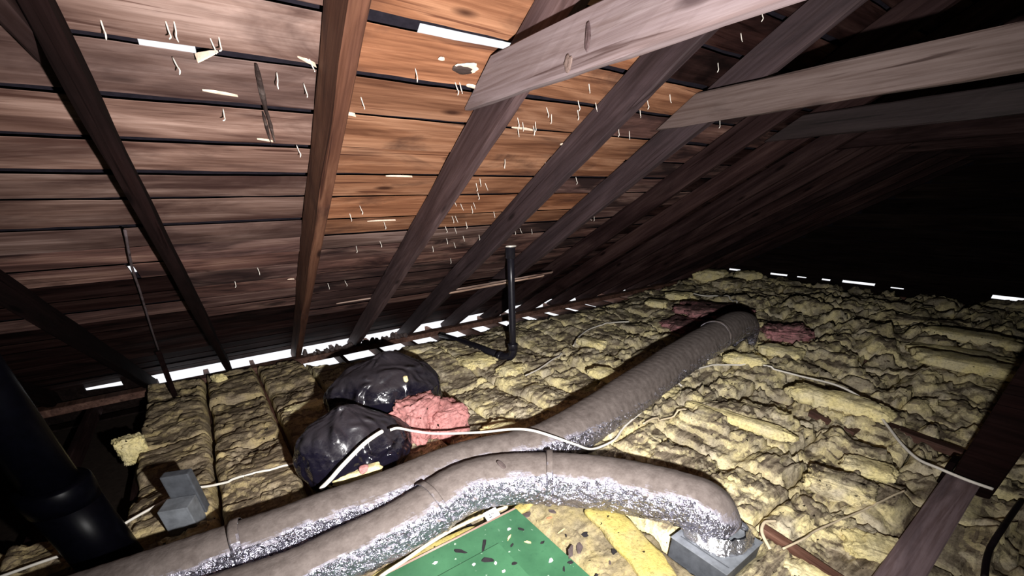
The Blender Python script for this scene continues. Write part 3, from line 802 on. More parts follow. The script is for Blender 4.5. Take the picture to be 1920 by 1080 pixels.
# lumps and slabs of cleaner wool
def lump_mesh(name, size, seed, amp=0.25, sub=4, sq=3.6, freq=3.0):
    bm = bmesh.new(); bmesh.ops.create_icosphere(bm, subdivisions=sub, radius=1.0)
    P = np.array([v.co[:] for v in bm.verts])
    # rounded box
    q = np.sign(P) * np.abs(P) ** (2 / sq); q /= (np.abs(q) ** sq).sum(1, keepdims=True) ** (1 / sq)
    S = np.array(size) / 2
    W = q * S
    f = freq / max(size)
    d = fbm(W[:, 0] * f, W[:, 1] * f, W[:, 2] * f, s=seed, o=3) * amp + 0.35 * amp * ridge(W[:, 0] * f * 3, W[:, 1] * f * 3, W[:, 2] * f * 3, s=seed + 4, o=3)
    W = W * (1 + d[:, None])
    for v, w in zip(bm.verts, W): v.co = w
    me = bpy.data.meshes.new(name); bm.to_mesh(me); bm.free()
    me.polygons.foreach_set('use_smooth', [True] * len(me.polygons))
    return me
def lump(x, y, size, rotz, mat, label, seed, name='wool_lump', amp=0.25, group=None, dz=0.0, cat='insulation', tilt=0.0, sub=4, freq=3.0):
    me = lump_mesh(name, size, seed, amp, sub, freq=freq)
    o = link(name, me, mat, loc=(x, y, hz(x, y) + size[2] * 0.34 + dz))
    o.rotation_euler = (tilt, 0, rotz)
    return thing(o, label, cat, group)
WG = 'loose lumps of yellow wool'
LUMPS = [
    (3.28, 0.72, (0.20, 0.52, 0.10), 0.06, 'wool_clean', 'thick clean yellow wool slab left of the white cable at right'),
    (4.75, 0.36, (0.30, 0.62, 0.10), 0.05, 'wool_clean', 'lower and brightest of the stacked yellow slabs at far right'),
    (5.25, 0.42, (0.30, 0.70, 0.09), 0.02, 'wool_clean', 'middle of the stacked yellow slabs at far right'),
    (5.75, 0.50, (0.30, 0.70, 0.09), 0.02, 'wool_clean', 'upper and dimmest of the stacked yellow slabs at far right'),
    (7.95, 3.72, (0.34, 0.42, 0.22), 0.6, 'wool_clean', 'tan upright wool tuft on the skyline beyond the duct end'),
    (7.2, 4.0, (0.42, 0.5, 0.20), 0.3, 'wool_clean', 'ragged pale wool heap on the skyline left of the tan tuft'),
    (7.0, 3.55, (0.5, 0.4, 0.14), 0.1, 'batt', 'low grimy wool heap below the ragged skyline heap'),
    (5.6, 3.55, (0.30, 0.34, 0.10), 0.2, 'wool_clean', 'small yellow lump by the far eave'),
    (4.9, 3.42, (0.24, 0.28, 0.08), 0.5, 'wool_clean', 'little yellow lump along the eave beyond the pipe'),
    (2.97, 2.76, (0.16, 0.30, 0.07), 0.1, 'wool_clean', 'yellow tuft between the vent pipe and the long duct'),
    (2.36, 1.98, (0.16, 0.34, 0.07), 0.0, 'wool_clean', 'flat yellow tuft lying behind the long duct'),
    (2.52, 1.02, (0.10, 0.62, 0.07), 0.14, 'wool_clean', 'long yellow torn edge of wool right of the long duct'),
    (2.55, 0.32, (0.14, 0.22, 0.06), 0.3, 'wool_clean', 'small yellow lump beside the red-brown joist at right'),
    (2.25, 0.36, (0.20, 0.26, 0.08), 0.2, 'batt', 'grimy rumpled wool lump in front of the white cable'),
    (4.14, 1.46, (0.24, 0.34, 0.09), 0.1, 'wool_clean', 'yellow lump just right of the duct shadow'),
    (3.55, 1.50, (0.18, 0.30, 0.08), 0.4, 'wool_clean', 'cream lump between the duct and the white cable'),
    (6.4, 0.95, (0.34, 0.60, 0.10), 0.1, 'batt', 'dim wool flake far right below the daylight slits'),
    (-0.72, 3.15, (0.14, 0.13, 0.17), 0.2, 'wool_clean', 'pale wool ball in the dark left of the bags'),
    (-0.20, 4.12, (0.09, 0.12, 0.08), 0.4, 'wool_clean', 'small pale tuft at the foot of the black rafter'),
    (1.80, 3.12, (0.30, 0.30, 0.07), 0.1, 'wool_clean', 'broad yellow flake left of the vent elbow'),
    (1.90, 2.70, (0.22, 0.20, 0.07), 0.3, 'wool_clean', 'bright yellow flake in front of the vent elbow'),
    (0.27, 3.03, (0.26, 0.14, 0.06), 0.05, 'wool_clean', 'bright yellow torn strip left of the rear bag'),
    (1.22, 1.85, (0.22, 0.22, 0.06), 0.3, 'wool_clean', 'yellow flake under the white cable beside the pink wool'),
    (1.95, 0.10, (0.16, 0.22, 0.07), 0.4, 'wool_clean', 'yellow flake beside the dull plank'),
    (1.62, 0.20, (0.12, 0.20, 0.07), 0.2, 'wool_clean', 'yellow wool scrap at the front right of the metal boot'),
]
for i, (x, y, s, r, m, lab) in enumerate(LUMPS):
    o = lump(x, y, s, r, M[m], lab, 900 + i * 3, amp=0.34, group=WG, freq=6.5, dz=-s[2] * 0.12, sub=5 if x < 4 else 4)
    if x == -0.72: o.location.z = -0.097 + 0.085      # this one sits on the bare joist
# bright yellow batt beside the boot and its torn edge
lump(1.135, 0.76, (0.15, 0.50, 0.035), -0.25, M['batt_yellow'], 'bright yellow batt edge between green panel and metal boot', 990, 'yellow_batt', 0.30, WG, freq=5.0)
lump(0.90, 1.215, (0.16, 0.05, 0.03), 0.1, M['batt_yellow'], 'bright yellow wool sliver at the tip of the green panel', 993, 'wool_sliver', 0.2, WG)
lump(0.36, 1.23, (0.55, 0.07, 0.04), 0.0, M['batt_yellow'], 'bright yellow wool strip between front duct and green panel', 994, 'wool_strip', 0.2, WG)

# pink wool
lump(0.80, 2.17, (0.30, 0.24, 0.27), 0.5, M['wool_pink'], 'pink wool clump spilling from the rear bag, upper left part', 31, 'pink_wool', 0.35, 'pink wool by the bags', 0.05, sub=5, freq=6)
lump(0.95, 2.12, (0.27, 0.25, 0.23), 0.1, M['wool_pink'], 'pink wool clump beside the bags, lower right part', 37, 'pink_wool', 0.35, 'pink wool by the bags', 0.0, sub=5, freq=6)
lump(4.40, 2.42, (0.52, 0.80, 0.075), 0.2, M['wool_pink_dirty'], 'dirty pink wool batt left of the duct end', 41, 'pink_batt', 0.5, 'pink wool at the duct end', sub=5, freq=5)
lump(4.95, 2.60, (0.70, 0.80, 0.08), 0.3, M['wool_pink_dirty'], 'dirty pink wool batt behind the duct end', 43, 'pink_batt', 0.5, 'pink wool at the duct end', sub=5, freq=5)
lump(4.85, 1.72, (0.40, 0.42, 0.18), 0.5, M['wool_pink_dirty'], 'pink wool heap right of the duct end', 47, 'pink_wool', 0.5, 'pink wool at the duct end', sub=5, freq=5)

# ================================================================ DUCTS
def duct_mesh(name, path, R, seed, nseg=72, sag=0.0):
    P = catmull(path, 36)
    R = np.interp(np.linspace(0, len(R) - 1, len(P)), np.arange(len(R)), R)
    s = np.concatenate([[0], np.cumsum(np.linalg.norm(np.diff(P, axis=0), axis=1))])
    # resample evenly
    n = int(s[-1] / 0.009); t = np.linspace(0, s[-1], n)
    P = np.stack([np.interp(t, s, P[:, i]) for i in range(3)], 1); R = np.interp(t, s, R)
    T, N, B = frames(P)
    a = np.linspace(0, 2 * np.pi, nseg, endpoint=False)
    A, S = np.meshgrid(a, t)
    ca, sa = np.cos(A), np.sin(A)
    spiral = 0.0006 * np.sin(2 * np.pi * S / 0.055 + A)
    side = 0.10 + 0.90 * sstep(0.65, -0.1, ca)            # film hangs slack and creases below the crown
    wr = side * (0.0085 * ridge(S * 17 + 2.5 * ca, sa * 3.2 + seed, ca * 3.2, s=seed, o=3) + 0.004 * ridge(S * 60, sa * 7, ca * 7, s=seed + 3, o=2))
    big = 0.006 * fbm(S * 3, sa * 1.5, ca * 1.5, s=seed + 8, o=2)
    r = R[:, None] * (1 + 0 * A) + spiral + wr - 0.004 + big
    flat = 1 - 0.06 * np.abs(ca)
    V = P[:, None, :] + (r * flat * ca)[..., None] * N[:, None, :] + (r * 1.03 * sa)[..., None] * B[:, None, :]
    f = grid_faces(nseg, n, True)
    f.append(tuple(reversed(range(nseg)))); f.append(tuple(range((n-1)*nseg, n*nseg)))
    me = mesh(name, V.reshape(-1, 3), f)
    me.polygons.foreach_set('use_smooth', [True] * len(me.polygons))
    return me, P, R, T
def band_mesh(name, P, T, N, B, R, w, ridge_amp=0.004, seed=0):
    n = 48; a = np.linspace(0, 2*np.pi, n, endpoint=False); vs = []
    for k, (o, rr) in enumerate(((-w/2, R + .002), (-w/2, R + .006), (-w/4, R + .009), (w/4, R + .009), (w/2, R + .006), (w/2, R + .002))):
        rn = rr + ridge_amp * vnoise(np.cos(a) * 4 + k * .3, np.sin(a) * 4, s=seed)
        vs.append(P + T * o + rn[:, None] * (np.cos(a)[:, None] * N + np.sin(a)[:, None] * B))
    me = mesh(name, np.concatenate(vs), grid_faces(n, 6, True) + [])
    for p in me.polygons: p.use_smooth = True
    return me
PA = [(-1.25, 1.66, 0.13), (-0.821, 1.628, 0.13), (-0.632, 1.608, 0.13), (-0.361, 1.585, 0.13), (-0.088, 1.565, 0.13), (0.12, 1.565, 0.13), (0.355, 1.545, 0.13), (0.757, 1.56, 0.13), (1.051, 1.47, 0.135), (1.274, 1.424, 0.14), (1.628, 1.464, 0.15), (2.084, 1.539, 0.17), (2.673, 1.645, 0.20), (3.382, 1.728, 0.25), (3.85, 1.79, 0.26), (4.12, 1.83, 0.17), (4.18, 1.84, 0.02)]
RA = [.12] * 7 + [.118, .122, .13, .138, .142, .142, .14, .135, .125, .12]
root = empty('flexible_duct', (0, 0, 0))
me, P, R, T = duct_mesh('foil_jacket', PA, RA, 5)
link('foil_jacket', me, M['foil'], root)
thing(root, 'long silver flexible duct, dusty on top, running back to the pink wool', 'duct', 'flexible ducts on the insulation')
Tf, Nf, Bf = frames(P)
for frac in (0.185, 0.83):
    i = int(frac * len(P))
    link('tape_band', band_mesh('tape_band', P[i], Tf[i], Nf[i], Bf[i], R[i] * 1.0, 0.035, 0.003, 5), M['foil'], root)
PB = [(-1.0, 1.46, 0.12), (-0.65, 1.41, 0.12), (-0.36, 1.362, 0.12), (-0.081, 1.315, 0.12), (0.104, 1.32, 0.12), (0.301, 1.317, 0.125), (0.465, 1.325, 0.14), (0.654, 1.344, 0.155), (0.835, 1.31, 0.15), (1.028, 1.199, 0.14), (1.192, 1.038, 0.14), (1.315, 0.866, 0.145), (1.385, 0.71, 0.16), (1.425, 0.60, 0.155), (1.435, 0.535, 0.075)]
RB = [.105, .105, .105, .105, .107, .112, .117, .122, .127, .13, .130, .128, .122, .118, .112]
root = empty('flexible_duct', (0, 0, 0))
me, P, R, T = duct_mesh('foil_jacket', PB, RB, 11)
link('foil_jacket', me, M['foil'], root)
thing(root, 'front silver flexible duct bending down into the grey metal boot', 'duct', 'flexible ducts on the insulation')
Tf, Nf, Bf = frames(P)
for frac in (0.52, 0.72):
    i = int(frac * len(P))
    link('tape_band', band_mesh('tape_band', P[i], Tf[i], Nf[i], Bf[i], R[i] * 0.99, 0.03, 0.003, 8), M['foil'], root)
# flared foil collar of the front duct on the boot
n = 64; a = np.linspace(0, 2*np.pi, n, endpoint=False); vs = []
for k, (rr, zz) in enumerate(((.105, .118), (.118, .10), (.128, .083), (.137, .072), (.142, .066), (.137, .064))):
    rn = rr * (1 + 0.08 * vnoise(np.cos(a) * 5, np.sin(a) * 5, s=3) + 0.06 * vnoise(np.cos(a) * 12 + k, np.sin(a) * 12, s=8))
    vs.append(np.stack([1.435 + np.clip(rn * np.cos(a), -.2, .105), 0.535 + np.clip(rn * np.sin(a), -.135, .1), zz + 0.008 * vnoise(np.cos(a) * 7 + k, np.sin(a) * 7, s=4)], 1))
me = mesh('foil_collar', np.concatenate(vs), grid_faces(n, 6, True))
link('foil_collar', me, M['foil_clean'], root, smooth=True)
ls = link('leaf_shred', lump_mesh('leaf_shred', (0.028, 0.05, 0.006), 3, 0.2, 3), M['chip_brown'], root)
ls.location = (0.825, 1.262, 0.268); ls.rotation_euler = (0.45, 0.1, 0.3); ls['label'] = 'brown shred stuck on the duct'

# grey metal boot
root = empty('metal_boot', (1.395, 0.525, -0.07))
bm = bmesh.new()
lo, hi = Vector((-0.135, -0.135, -0.03)), Vector((0.135, 0.105, 0.128))
me = box_mesh('boot_box', lo, hi, 0.004); link('boot_box', me, M['grey_box'], root)
me = box_mesh('boot_lid', (lo.x - .004, lo.y - .004, 0.1285), (hi.x + .004, hi.y + .004, 0.1325), 0.0015); link('boot_lid', me, M['grey_metal'], root)
me = box_mesh('seam', (lo.x + .03, lo.y + .01, 0.1327), (lo.x + .034, hi.y - .02, 0.135), 0.001); link('lid_seam', me, M['grey_box'], root)
thing(root, 'grey sheet metal register boot under the end of the front duct', 'duct boot')

# ================================================================ BAGS
def bag_mesh(name, r, seed, peak=(0, 0), sub=6):
    bm = bmesh.new(); bmesh.ops.create_icosphere(bm, subdivisions=sub, radius=1.0)
    P = np.array([v.co[:] for v in bm.verts])
    x, y, z = P.T
    ang = np.arctan2(y, x)
    rad = 1 + 0.16 * fbm(x * 1.4, y * 1.4, z * 1.4, s=seed, o=2)
    # folds that radiate from the gathered top
    top = sstep(0.0, 0.9, z)
    fold = ridge(ang * 2.6 + 0.8 * vnoise(x * 2, y * 2, z * 2, s=seed + 2), z * 0.7, s=seed + 5, o=2)
    rad += 0.035 * top * fold + 0.055 * (1 - top) * ridge(x * 3.0, y * 3.0, z * 2.0, s=seed + 9, o=3)
    rad += 0.016 * (1 - 0.6 * top) * ridge(x * 7 + z, y * 7, z * 3, s=seed + 13, o=2)
    q = P * rad[:, None]
    q[:, 2] = np.where(q[:, 2] < -0.62, -0.62 + (q[:, 2] + 0.62) * 0.15, q[:, 2])
    q[:, 2] += 0.16 * np.exp(-((x - peak[0]) ** 2 + (y - peak[1]) ** 2) / 0.10) * (z > 0)
    q *= np.array(r)
    for v, w in zip(bm.verts, q): v.co = w
    me = bpy.data.meshes.new(name); bm.to_mesh(me); bm.free()
    me.polygons.foreach_set('use_smooth', [True] * len(me.polygons))
    return me
root = empty('trash_bag', (0.36, 1.98, 0.17))
link('bag_skin', bag_mesh('bag_skin', (0.295, 0.225, 0.21), 4, (0.0, 0.1)), M['bag'], root)
thing(root, 'front black plastic bag, torn, with a white cable across it', 'bag', 'black plastic bags of old wool')
root = empty('trash_bag', (0.74, 2.53, 0.18))
link('bag_skin', bag_mesh('bag_skin', (0.37, 0.31, 0.255), 15, (0.15, 0.1)), M['bag'], root)
thing(root, 'rear larger black plastic bag with pink wool spilling out', 'bag', 'black plastic bags of old wool')
tuft = link('wool_tuft', lump_mesh('wool_tuft', (0.26, 0.05, 0.07), 61, 0.3, 4, freq=5), M['wool_clean'], loc=(0.285, 1.775, 0.135))
tuft.rotation_euler = (0, -0.28, -0.42)
thing(tuft, 'yellow wool poking out of the tear in the front bag', 'insulation')
tuft = link('wool_scrap', lump_mesh('wool_scrap', (0.045, 0.03, 0.04), 67, 0.3, 3, freq=3), M['wool_pink'], loc=(0.33, 1.74, 0.185))
thing(tuft, 'small pink wool scrap on the tear of the front bag', 'insulation')
tuft = link('wool_scrap', lump_mesh('wool_scrap', (0.03, 0.03, 0.035), 69, 0.3, 3, freq=3), M['wool_clean'], loc=(0.80, 2.28, 0.36))
thing(tuft, 'tiny yellow wool scrap on top of the pink wool', 'insulation')

# ================================================================ PIPES
def pipe_ring(path_pt, d, r, w): 
    d = np.array(d, float); d /= np.linalg.norm(d); p = np.array(path_pt, float)
    return np.array([p - d * w / 2, p - d * w / 2 * 0.98, p + d * w / 2 * 0.98, p + d * w / 2])
root = empty('vent_pipe', (2.087, 2.92, 0.0))
link('pipe', tube_mesh('pipe', [(0, 0, 0.05), (0, 0, 0.3), (-0.003, 0, 0.7), (-0.007, 0, 1.0)], 0.031, 24), M['abs'], root)
link('coupling', lathe_mesh('coupling', [(0.033, -0.05), (0.041, -0.045), (0.041, 0.03), (0.046, 0.035), (0.046, 0.05), (0.034, 0.05)], 28), M['abs'], root).location = (-0.007, 0, 0.945)
el = catmull([(0, 0, 0.13), (0, 0, 0.08), (-0.012, 0.02, 0.035), (-0.04, 0.07, 0.016), (-0.055, 0.12, 0.012)], 6)
link('elbow', tube_mesh('elbow', el, 0.039, 24), M['abs'], root)
link('hub', lathe_mesh('hub', [(0.040, -0.03), (0.046, -0.028), (0.046, 0.022), (0.043, 0.03), (0.033, 0.03)], 28), M['abs'], root).location = (0, 0, 0.13)
link('branch_pipe', tube_mesh('branch_pipe', [(-0.05, 0.10, 0.012), (-0.07, 0.55, 0.0), (-0.09, 1.05, -0.03), (-0.10, 1.30, -0.05)], 0.034, 20), M['abs'], root)
br = lathe_mesh('hub', [(0.036, -0.03), (0.044, -0.028), (0.044, 0.028), (0.036, 0.03)], 28)
h = link('hub', br, M['abs'], root); h.location = (-0.055, 0.14, 0.011); h.rotation_euler = (math.pi / 2, 0, 0.05)
link('flashing', lathe_mesh('flashing', [(0.036, -0.012), (0.05, -0.010), (0.052, 0.0), (0.036, 0.004)], 24), M['nail'], root).location = (-0.007, 0, 0.997)
thing(root, 'thin black plastic vent pipe with coupling, elbow and floor branch', 'pipe')

root = empty('flue_pipe', (-0.73, 2.04, 0.0))
link('pipe', tube_mesh('pipe', [(0, 0, 0.35), (0, 0, 0.9), (0, 0, 1.30)], 0.082, 36), M['flue'], root)
link('pipe', tube_mesh('pipe', [(0.02, 0, -0.18), (0.01, 0, 0.1), (0, 0, 0.36)], 0.104, 36), M['flue'], root)
link('hub', lathe_mesh('hub', [(0.085, -0.05), (0.108, -0.045), (0.112, 0.0), (0.112, 0.045), (0.106, 0.052), (0.083, 0.055)], 40), M['flue'], root).location = (0, 0, 0.36)
thing(root, 'thick black glossy vent stack with a hub at the left edge', 'pipe')

# dark post and plank at the right
root = empty('post', (2.86, -0.115, 0))
link('shaft', beam_mesh('shaft', (0, 0, -0.2), (0, 0, 2.42), (1, 0, 0), (0, 1, 0), 0.14, 0.16, 0.006, 30, 0.003, 91), M['rafter_black'], root)
root.location = (2.86, -0.115, 0)
link('foot_block', beam_mesh('foot_block', (0, 0.165, -0.2), (0, 0.165, 0.10), (1, 0, 0), (0, 1, 0), 0.10, 0.03, 0.004, 6, 0.002, 93), M['rafter_black'], root)
thing(root, 'black post standing at the right edge behind the dull plank', 'post')
pl_me = beam_mesh('plank', (1.30, 0.0, 0.0), (2.76, 0.0, 0.02), (0, 1, 0), (0, 0, 1), 0.122, 0.036, 0.004, 30, 0.002, 95)
thing(link('plank', pl_me, M['plank_dull']), 'dull purple-brown plank lying on the wool in the lower right corner', 'plank')

# bare strips of wood that show between the batts
STRIPS = [((3.17, -0.10), (3.25, 0.42), 0.07, 'red-brown wood strip between the batts, under the winding white cable'),
          ((3.10, 0.52), (3.14, 0.80), 0.09, 'short red-brown wood strip at the end of the thick yellow slab'),
          ((1.655, 0.08), (1.665, 0.44), 0.045, 'brown wood strip between batts right of the metal boot'),
          ((1.285, -0.20), (1.285, 0.375), 0.042, 'brown wood strip between batts in front of the metal boot')]
for i, (a, b, w, lab) in enumerate(STRIPS):
    za, zb = (max(hz(p[0] + d, p[1]) for d in (-.02, 0, .02)) for p in (a, b))
    L = Vector((b[0] - a[0], b[1] - a[1], 0)).normalized()
    me = beam_mesh('wood_strip', (a[0], a[1], za - 0.030), (b[0], b[1], zb - 0.030), (L.y, -L.x, 0), (0, 0, 1), w, 0.045, 0.004, 12, 0.003, 610 + i)
    thing(link('wood_strip', me, M['joist']), lab, 'wood strip')

# thin pole hanging at the left under the amber chink
root = empty('thin_pole', (-0.53, 4.05, -0.1))
rod = [roof(x, v, 0.030) - Vector((-0.53, 4.05, -0.1)) for (x, v) in ((-0.225, 2.36), (-0.285, 2.027), (-0.323, 1.74), (-0.417, 1.07), (-0.485, 0.56))]
link('rod', tube_mesh('rod', catmull(rod, 6), 0.0055, 8), M['tie_pale'], root)
st = roof(-0.483, 0.60, 0.034) - Vector((-0.53, 4.05, -0.1))
link('sleeve', beam_mesh('sleeve', st, (0.0, 0.0, -0.03), (1, 0, 0), (0, -1, 0), 0.034, 0.02, 0.003, 8, 0.001, 12), M['rafter_black'], root)
thing(root, 'thin dark pole leaning up to the roof boards on the left', 'pole')

# grey electrical box at the left
root = empty('junction_box', (-0.44, 2.09, 0.0))
root.rotation_euler = (0, 0, -0.35)
jb = link('box_body', box_mesh('box_body', (-0.06, -0.045, -0.03), (0.06, 0.055, 0.125), 0.004), M['grey_metal'], root)
link('box_back', box_mesh('box_back', (-0.05, 0.06, -0.03), (0.065, 0.11, 0.24), 0.006), M['grey_box'], root)
jb['label'] = 'lighter grey front block'
thing(root, 'grey metal junction box with a raised back on the left batt', 'electrical box')

# ================================================================ CABLES
def cable(name, pts, r, mat, label, follow=False, n=10):
    P = catmull(pts, n)
    if follow:
        H = np.max([base_h(P[:, 0] + a, P[:, 1] + b) for a in (-.02, 0, .02) for b in (-.02, 0, .02)], axis=0)
        P[:, 2] = np.maximum(P[:, 2], H + r * 0.9)
    return thing(link(name, tube_mesh(name, P, r, 8), mat), label, 'cable', 'house wiring on the insulation')
cable('cable', [(-1.15, 2.13, .03), (-0.963, 2.141, .03), (-0.781, 2.153, .03), (-0.641, 2.251, .03), (-0.50, 2.30, .045), (-0.40, 2.32, .05), (-0.317, 2.304, .04), (-0.121, 2.272, .035), (0.093, 2.234, .03), (0.14, 2.20, 0.03)], 0.0065, M['cable_white'], 'white cable crossing the left batts past the junction box', True)
cable('cable', [(0.125, 1.745, .16), (0.175, 1.712, .215), (0.232, 1.702, .265), (0.345, 1.718, .328), (0.415, 1.742, .343), (0.46, 1.76, .345)], 0.010, M['cable_white'], 'thick white cable slanting across the front black bag')
cable('cable', [(0.50, 1.765, .335), (0.545, 1.775, .325), (0.64, 1.80, .26), (0.765, 1.79, .205), (0.936, 1.633, .225), (1.035, 1.475, .282), (1.101, 1.386, .292), (1.167, 1.286, .275), (1.299, 1.270, .19), (1.457, 1.285, .09), (1.668, 1.317, .05), (1.80, 1.37, .045), (1.888, 1.401, .045), (2.098, 1.45, .05)], 0.0068, M['cable_white'], 'white cable from the bags over the long duct', False)
cable('cable', [(2.70, 1.55, .04), (2.76, 1.628, .05), (2.999, 1.666, .05), (3.274, 1.617, .05), (3.481, 1.45, .05), (3.556, 1.311, .05), (3.574, 1.075, .05), (3.483, 0.823, .09), (3.39, 0.646, .09), (3.299, 0.514, .06), (3.126, 0.397, .05), (2.945, 0.288, .05), (2.811, 0.186, .055), (2.742, 0.095, .075), (2.70, -0.01, .085), (2.71, -0.10, .08)], 0.0075, M['cable_white'], 'white cable winding from the duct to the black post', True)
cable('cable', [(0.14, 1.165, .045), (0.195, 1.187, .05), (0.302, 1.206, .05), (0.407, 1.228, .05), (0.543, 1.243, .05), (0.688, 1.238, .05), (0.823, 1.224, .045)], 0.008, M['cable_cream'], 'cream cable along the left edge of the green panel')
cable('cable', [(1.956, 1.327, .03), (2.138, 1.321, .03), (2.341, 1.258, .03)], 0.006, M['cable_cream'], 'short cream cable end on the wool right of the duct', True)
cable('cable', [(1.9, 2.486, .03), (2.079, 2.529, .03), (2.363, 2.645, .03), (2.55, 2.75, -0.02)], 0.006, M['cable_white'], 'white cable on the wool in front of the vent elbow', True)
cable('cable', [(2.742, 2.796, .03), (3.0, 2.98, .03), (3.337, 3.12, .03), (3.689, 3.119, .03), (3.867, 3.031, .03)], 0.007, M['cable_white'], 'faint white cable on the wool behind the vent pipe', True)
cable('cable', [(5.86, 3.564, .03), (5.793, 3.259, .03), (5.927, 3.091, .03), (5.678, 2.758, .03), (5.439, 2.558, .03)], 0.009, M['cable_white'], 'white cable on the far wool behind the duct end', True)
cable('cable', [(1.60, 0.33, .03), (1.72, 0.30, .04), (1.831, 0.291, .03), (2.058, 0.237, .03), (2.251, 0.193, .03), (2.463, 0.147, .03)], 0.005, M['cable_cream'], 'thin cream cord on the wool left of the plank', True)
cable('cable', [(2.80, -0.20, .03), (2.479, -0.181, .03), (2.313, -0.173, .03), (2.178, -0.177, .03), (2.051, -0.19, .03)], 0.011, M['cable_black'], 'black cable on the wool right of the plank', True)
cable('cable', [(1.555, 0.36, .03), (1.60, 0.42, .05), (1.66, 0.44, .06), (1.72, 0.42, .05)], 0.007, M['cable_cream'], 'curled cream cord end beside the metal boot', True)

# ================================================================ GREEN PANEL AND LITTER
root = empty('green_panel', (0.44, 0.6, 0.0))
def panel(name, x0, x1, y0, y1, z0, z1, m):
    me = box_mesh(name, (x0 - 0.44, y0 - 0.6, z0), (x1 - 0.44, y1 - 0.6, z1), 0.002)
    return link(name, me, m, root)
panel('base_sheet', -0.15, 0.862, -0.4, 1.205, 0.006, 0.026, M['green'])
panel('upper_sheet', -0.05, 0.668, -0.3, 1.068, 0.0265, 0.034, M['green2'])
panel('edge_lath', -0.15, 0.862, 1.2055, 1.219, 0.004, 0.024, M['lath'])
thing(root, 'green painted board with a smaller green sheet on it', 'board')

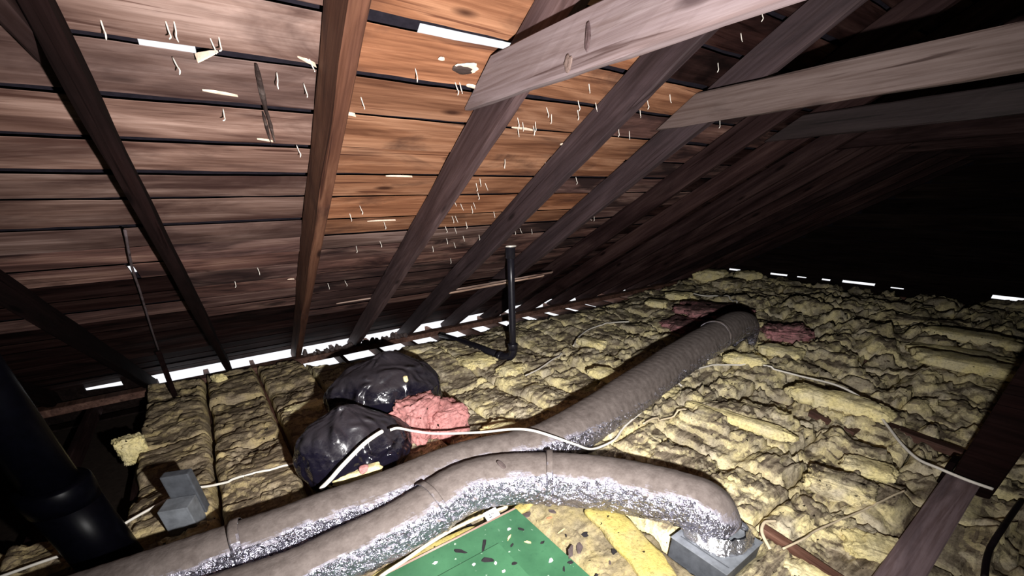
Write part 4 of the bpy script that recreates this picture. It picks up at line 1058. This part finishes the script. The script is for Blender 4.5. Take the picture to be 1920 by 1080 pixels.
def chip_mesh(name, l, w, th, seed, n=9):
    r = random.Random(seed); vs = []
    pts = []
    for i in range(n):
        a = 2 * math.pi * i / n
        q = 1 + r.uniform(-0.35, 0.25)
        pts.append((l / 2 * q * math.cos(a), w / 2 * q * math.sin(a)))
    for (x, y) in pts: vs.append((x, y, r.uniform(0, th * .2)))
    for (x, y) in pts: vs.append((x * 0.9, y * 0.9, th * r.uniform(.8, 1.3)))
    fs = [tuple(reversed(range(n))), tuple(range(n, 2*n))] + [(i, (i+1) % n, n + (i+1) % n, n + i) for i in range(n)]
    return mesh(name, vs, fs)
def px(n): return n * 1.75 / 751
def top_at(x, y):
    if x < 0.668 and y < 1.068: return 0.0345
    if x < 0.862 and y < 1.205: return 0.0265
    return hz(x, y) + 0.002
CG = 'litter on and beside the green board'
CHIPS = [  # x, y, length px, width px, turn, material, label
    (0.612, 1.10, 30, 8, 0.9, 'chip_black', 'curled black shred on the green board, upper half'),
    (0.579, 1.015, 24, 11, -0.6, 'chip_black', 'curled black shred on the green board, lower half'),
    (0.515, 1.13, 26, 9, -0.9, 'chip_black', 'black leaf-shaped chip left of the curled shred'),
    (0.895, 1.166, 28, 15, -0.2, 'chip_brown', 'brown bark flake right of the green board tip'),
    (1.001, 1.104, 22, 12, -1.2, 'chip_brown', 'brown oval flake near the front duct'),
    (0.962, 1.078, 18, 7, -0.2, 'chip_red', 'small red flake on the pale batt'),
    (1.028, 0.906, 16, 12, 0.2, 'chip_black', 'square black chip on the pale batt'),
    (0.958, 0.868, 34, 15, 0.75, 'chip_brown', 'long brown flake on the pale batt, upper of two'),
    (0.885, 0.850, 34, 10, 0.75, 'chip_brown', 'long brown flake overhanging the green board edge, lower of two'),
    (0.955, 0.953, 10, 4, 1.2, 'chip_black', 'tiny black splinter below the red flake'),
    (1.05, 0.755, 14, 12, 0.3, 'chip_black', 'lone round black chip on the pale batt'),
    (1.081, 0.674, 11, 5, 1.4, 'chip_black', 'thin black chip near the yellow batt edge'),
    (1.145, 0.757, 8, 5, 0.2, 'chip_black', 'small black speck by the yellow batt edge'),
    (0.797, 1.08, 13, 5, -1.0, 'chip_black', 'black sliver near the tip of the green board'),
    (0.823, 0.96, 9, 5, 0.1, 'chip_black', 'small black chip on the right of the green board'),
    (0.709, 1.027, 10, 4, 0.5, 'chip_black', 'black speck below the straw curl'),
    (0.655, 0.935, 9, 7, -0.4, 'chip_black', 'black chip on the edge of the upper green sheet'),
    (0.846, 0.809, 11, 7, -0.2, 'chip_black', 'black chip near the right edge of the green board'),
    (0.801, 0.799, 13, 4, 0.9, 'chip_black', 'flat black sliver low on the green board'),
    (0.901, 0.714, 8, 5, 0.1, 'chip_black', 'black speck on the pale batt near the board edge'),
    (0.99, 0.725, 10, 4, 0.8, 'chip_brown', 'small brown splinter low on the pale batt'),
    (0.639, 1.228, 22, 11, -0.2, 'chip_brown', 'dark flake left of the green board by the cream cable'),
    (0.657, 1.300, 15, 11, -0.8, 'chip_black', 'black flake under the front duct'),
    (0.725, 1.07, 18, 4, 0.5, 'chip_straw', 'straw-coloured curl on the green board'),
    (0.775, 1.00, 13, 5, -0.9, 'chip_straw', 'straw-coloured splinter right of the curl'),
    (0.955, 0.985, 22, 3, 0.1, 'chip_straw', 'thin straw on the pale batt'),
    (0.755, 1.115, 9, 6, 0.2, 'chip_white', 'white paint flake near the tip of the green board'),
    (0.790, 0.865, 12, 6, 0.4, 'chip_white', 'white paint flake on the right of the green board'),
    (0.52, 1.03, 7, 5, 0.4, 'chip_white', 'white paint flake on the left of the upper sheet'),
    (0.595, 0.985, 8, 5, 0.9, 'chip_white', 'white paint flake beside the curled black shred'),
    (0.40, 1.14, 9, 6, 0.1, 'chip_white', 'white paint flake far left on the green board'),
    (0.60, 0.93, 7, 6, 0.1, 'chip_white', 'white paint flake in the middle of the upper sheet'),
    (0.40, 1.245, 26, 14, 0.1, 'chip_brown', 'purple-brown flake under the cream cable'),
    (0.76, 1.275, 20, 12, 0.2, 'chip_white', 'crumpled white scrap under the front duct'),
    (2.20, 0.93, 12, 7, 0.4, 'chip_black', 'black chip on the batt under the long yellow edge'),
    (1.93, 1.12, 9, 5, 0.4, 'chip_black', 'black chip on the batt right of the long duct'),
    (0.00, 2.86, 15, 6, 0.4, 'chip_black', 'black chip on the batt left of the bags'),
    (-0.12, 2.62, 40, 8, 0.9, 'chip_black', 'dark stick on the gap of the left batts'),
]
for i, (x, y, l, w, a, m, lab) in enumerate(CHIPS):
    o = link('chip', chip_mesh('chip', px(l), px(w), 0.004 if m != 'chip_white' else 0.002, 40 + i), M[m], loc=(x, y, top_at(x, y)))
    if abs(x - 0.885) < 1e-6: o.location.z = max(o.location.z, 0.028)
    o.rotation_euler = (0, 0, a)
    thing(o, lab, 'debris', CG)

# white tag with black print
root = empty('tag', (0.735, 1.226, 0.045))
root.rotation_euler = (0.45, 0.0, 0.04)
link('card', box_mesh('card', (-0.036, -0.022, -0.003), (0.036, 0.022, 0.003), 0.0015), M['paper'], root)
for (x0, y0, x1, y1) in ((-0.014, -0.004, -0.010, 0.012), (-0.012, 0.009, -0.002, 0.013), (-0.002, -0.002, 0.002, 0.012), (0.006, 0.006, 0.013, 0.010), (-0.020, -0.014, -0.006, -0.010), (0.004, -0.003, 0.010, 0.001)):
    link('print_mark', box_mesh('print_mark', (x0, y0, 0.003), (x1, y1, 0.0036), 0), M['ink'], root)
thing(root, 'small white tag with black print beside the tip of the green board', 'tag')

# ragged dirt and paper on the rafter plate
bm = bmesh.new()
r = random.Random(3)
for i in range(46):
    x = r.uniform(0.55, 1.65)
    s = r.uniform(0.015, 0.035)
    mtx = Matrix.Translation((x, 4.43 + r.uniform(-.04, .04), -0.037 + s * 0.5)) @ Euler((r.random() * 3, r.random() * 3, r.random() * 3)).to_matrix().to_4x4() @ Matrix.Diagonal((s * r.uniform(.8, 1.8), s, s * r.uniform(.6, 1.3), 1))
    bmesh.ops.create_icosphere(bm, subdivisions=1, radius=1.0, matrix=mtx)
me = bpy.data.meshes.new('plate_debris'); bm.to_mesh(me); bm.free()
o = link('plate_debris', me, M['chip_brown']); o['kind'] = 'stuff'; thing(o, 'ragged dirt crumbs heaped on the plate at the bright eave', 'debris')
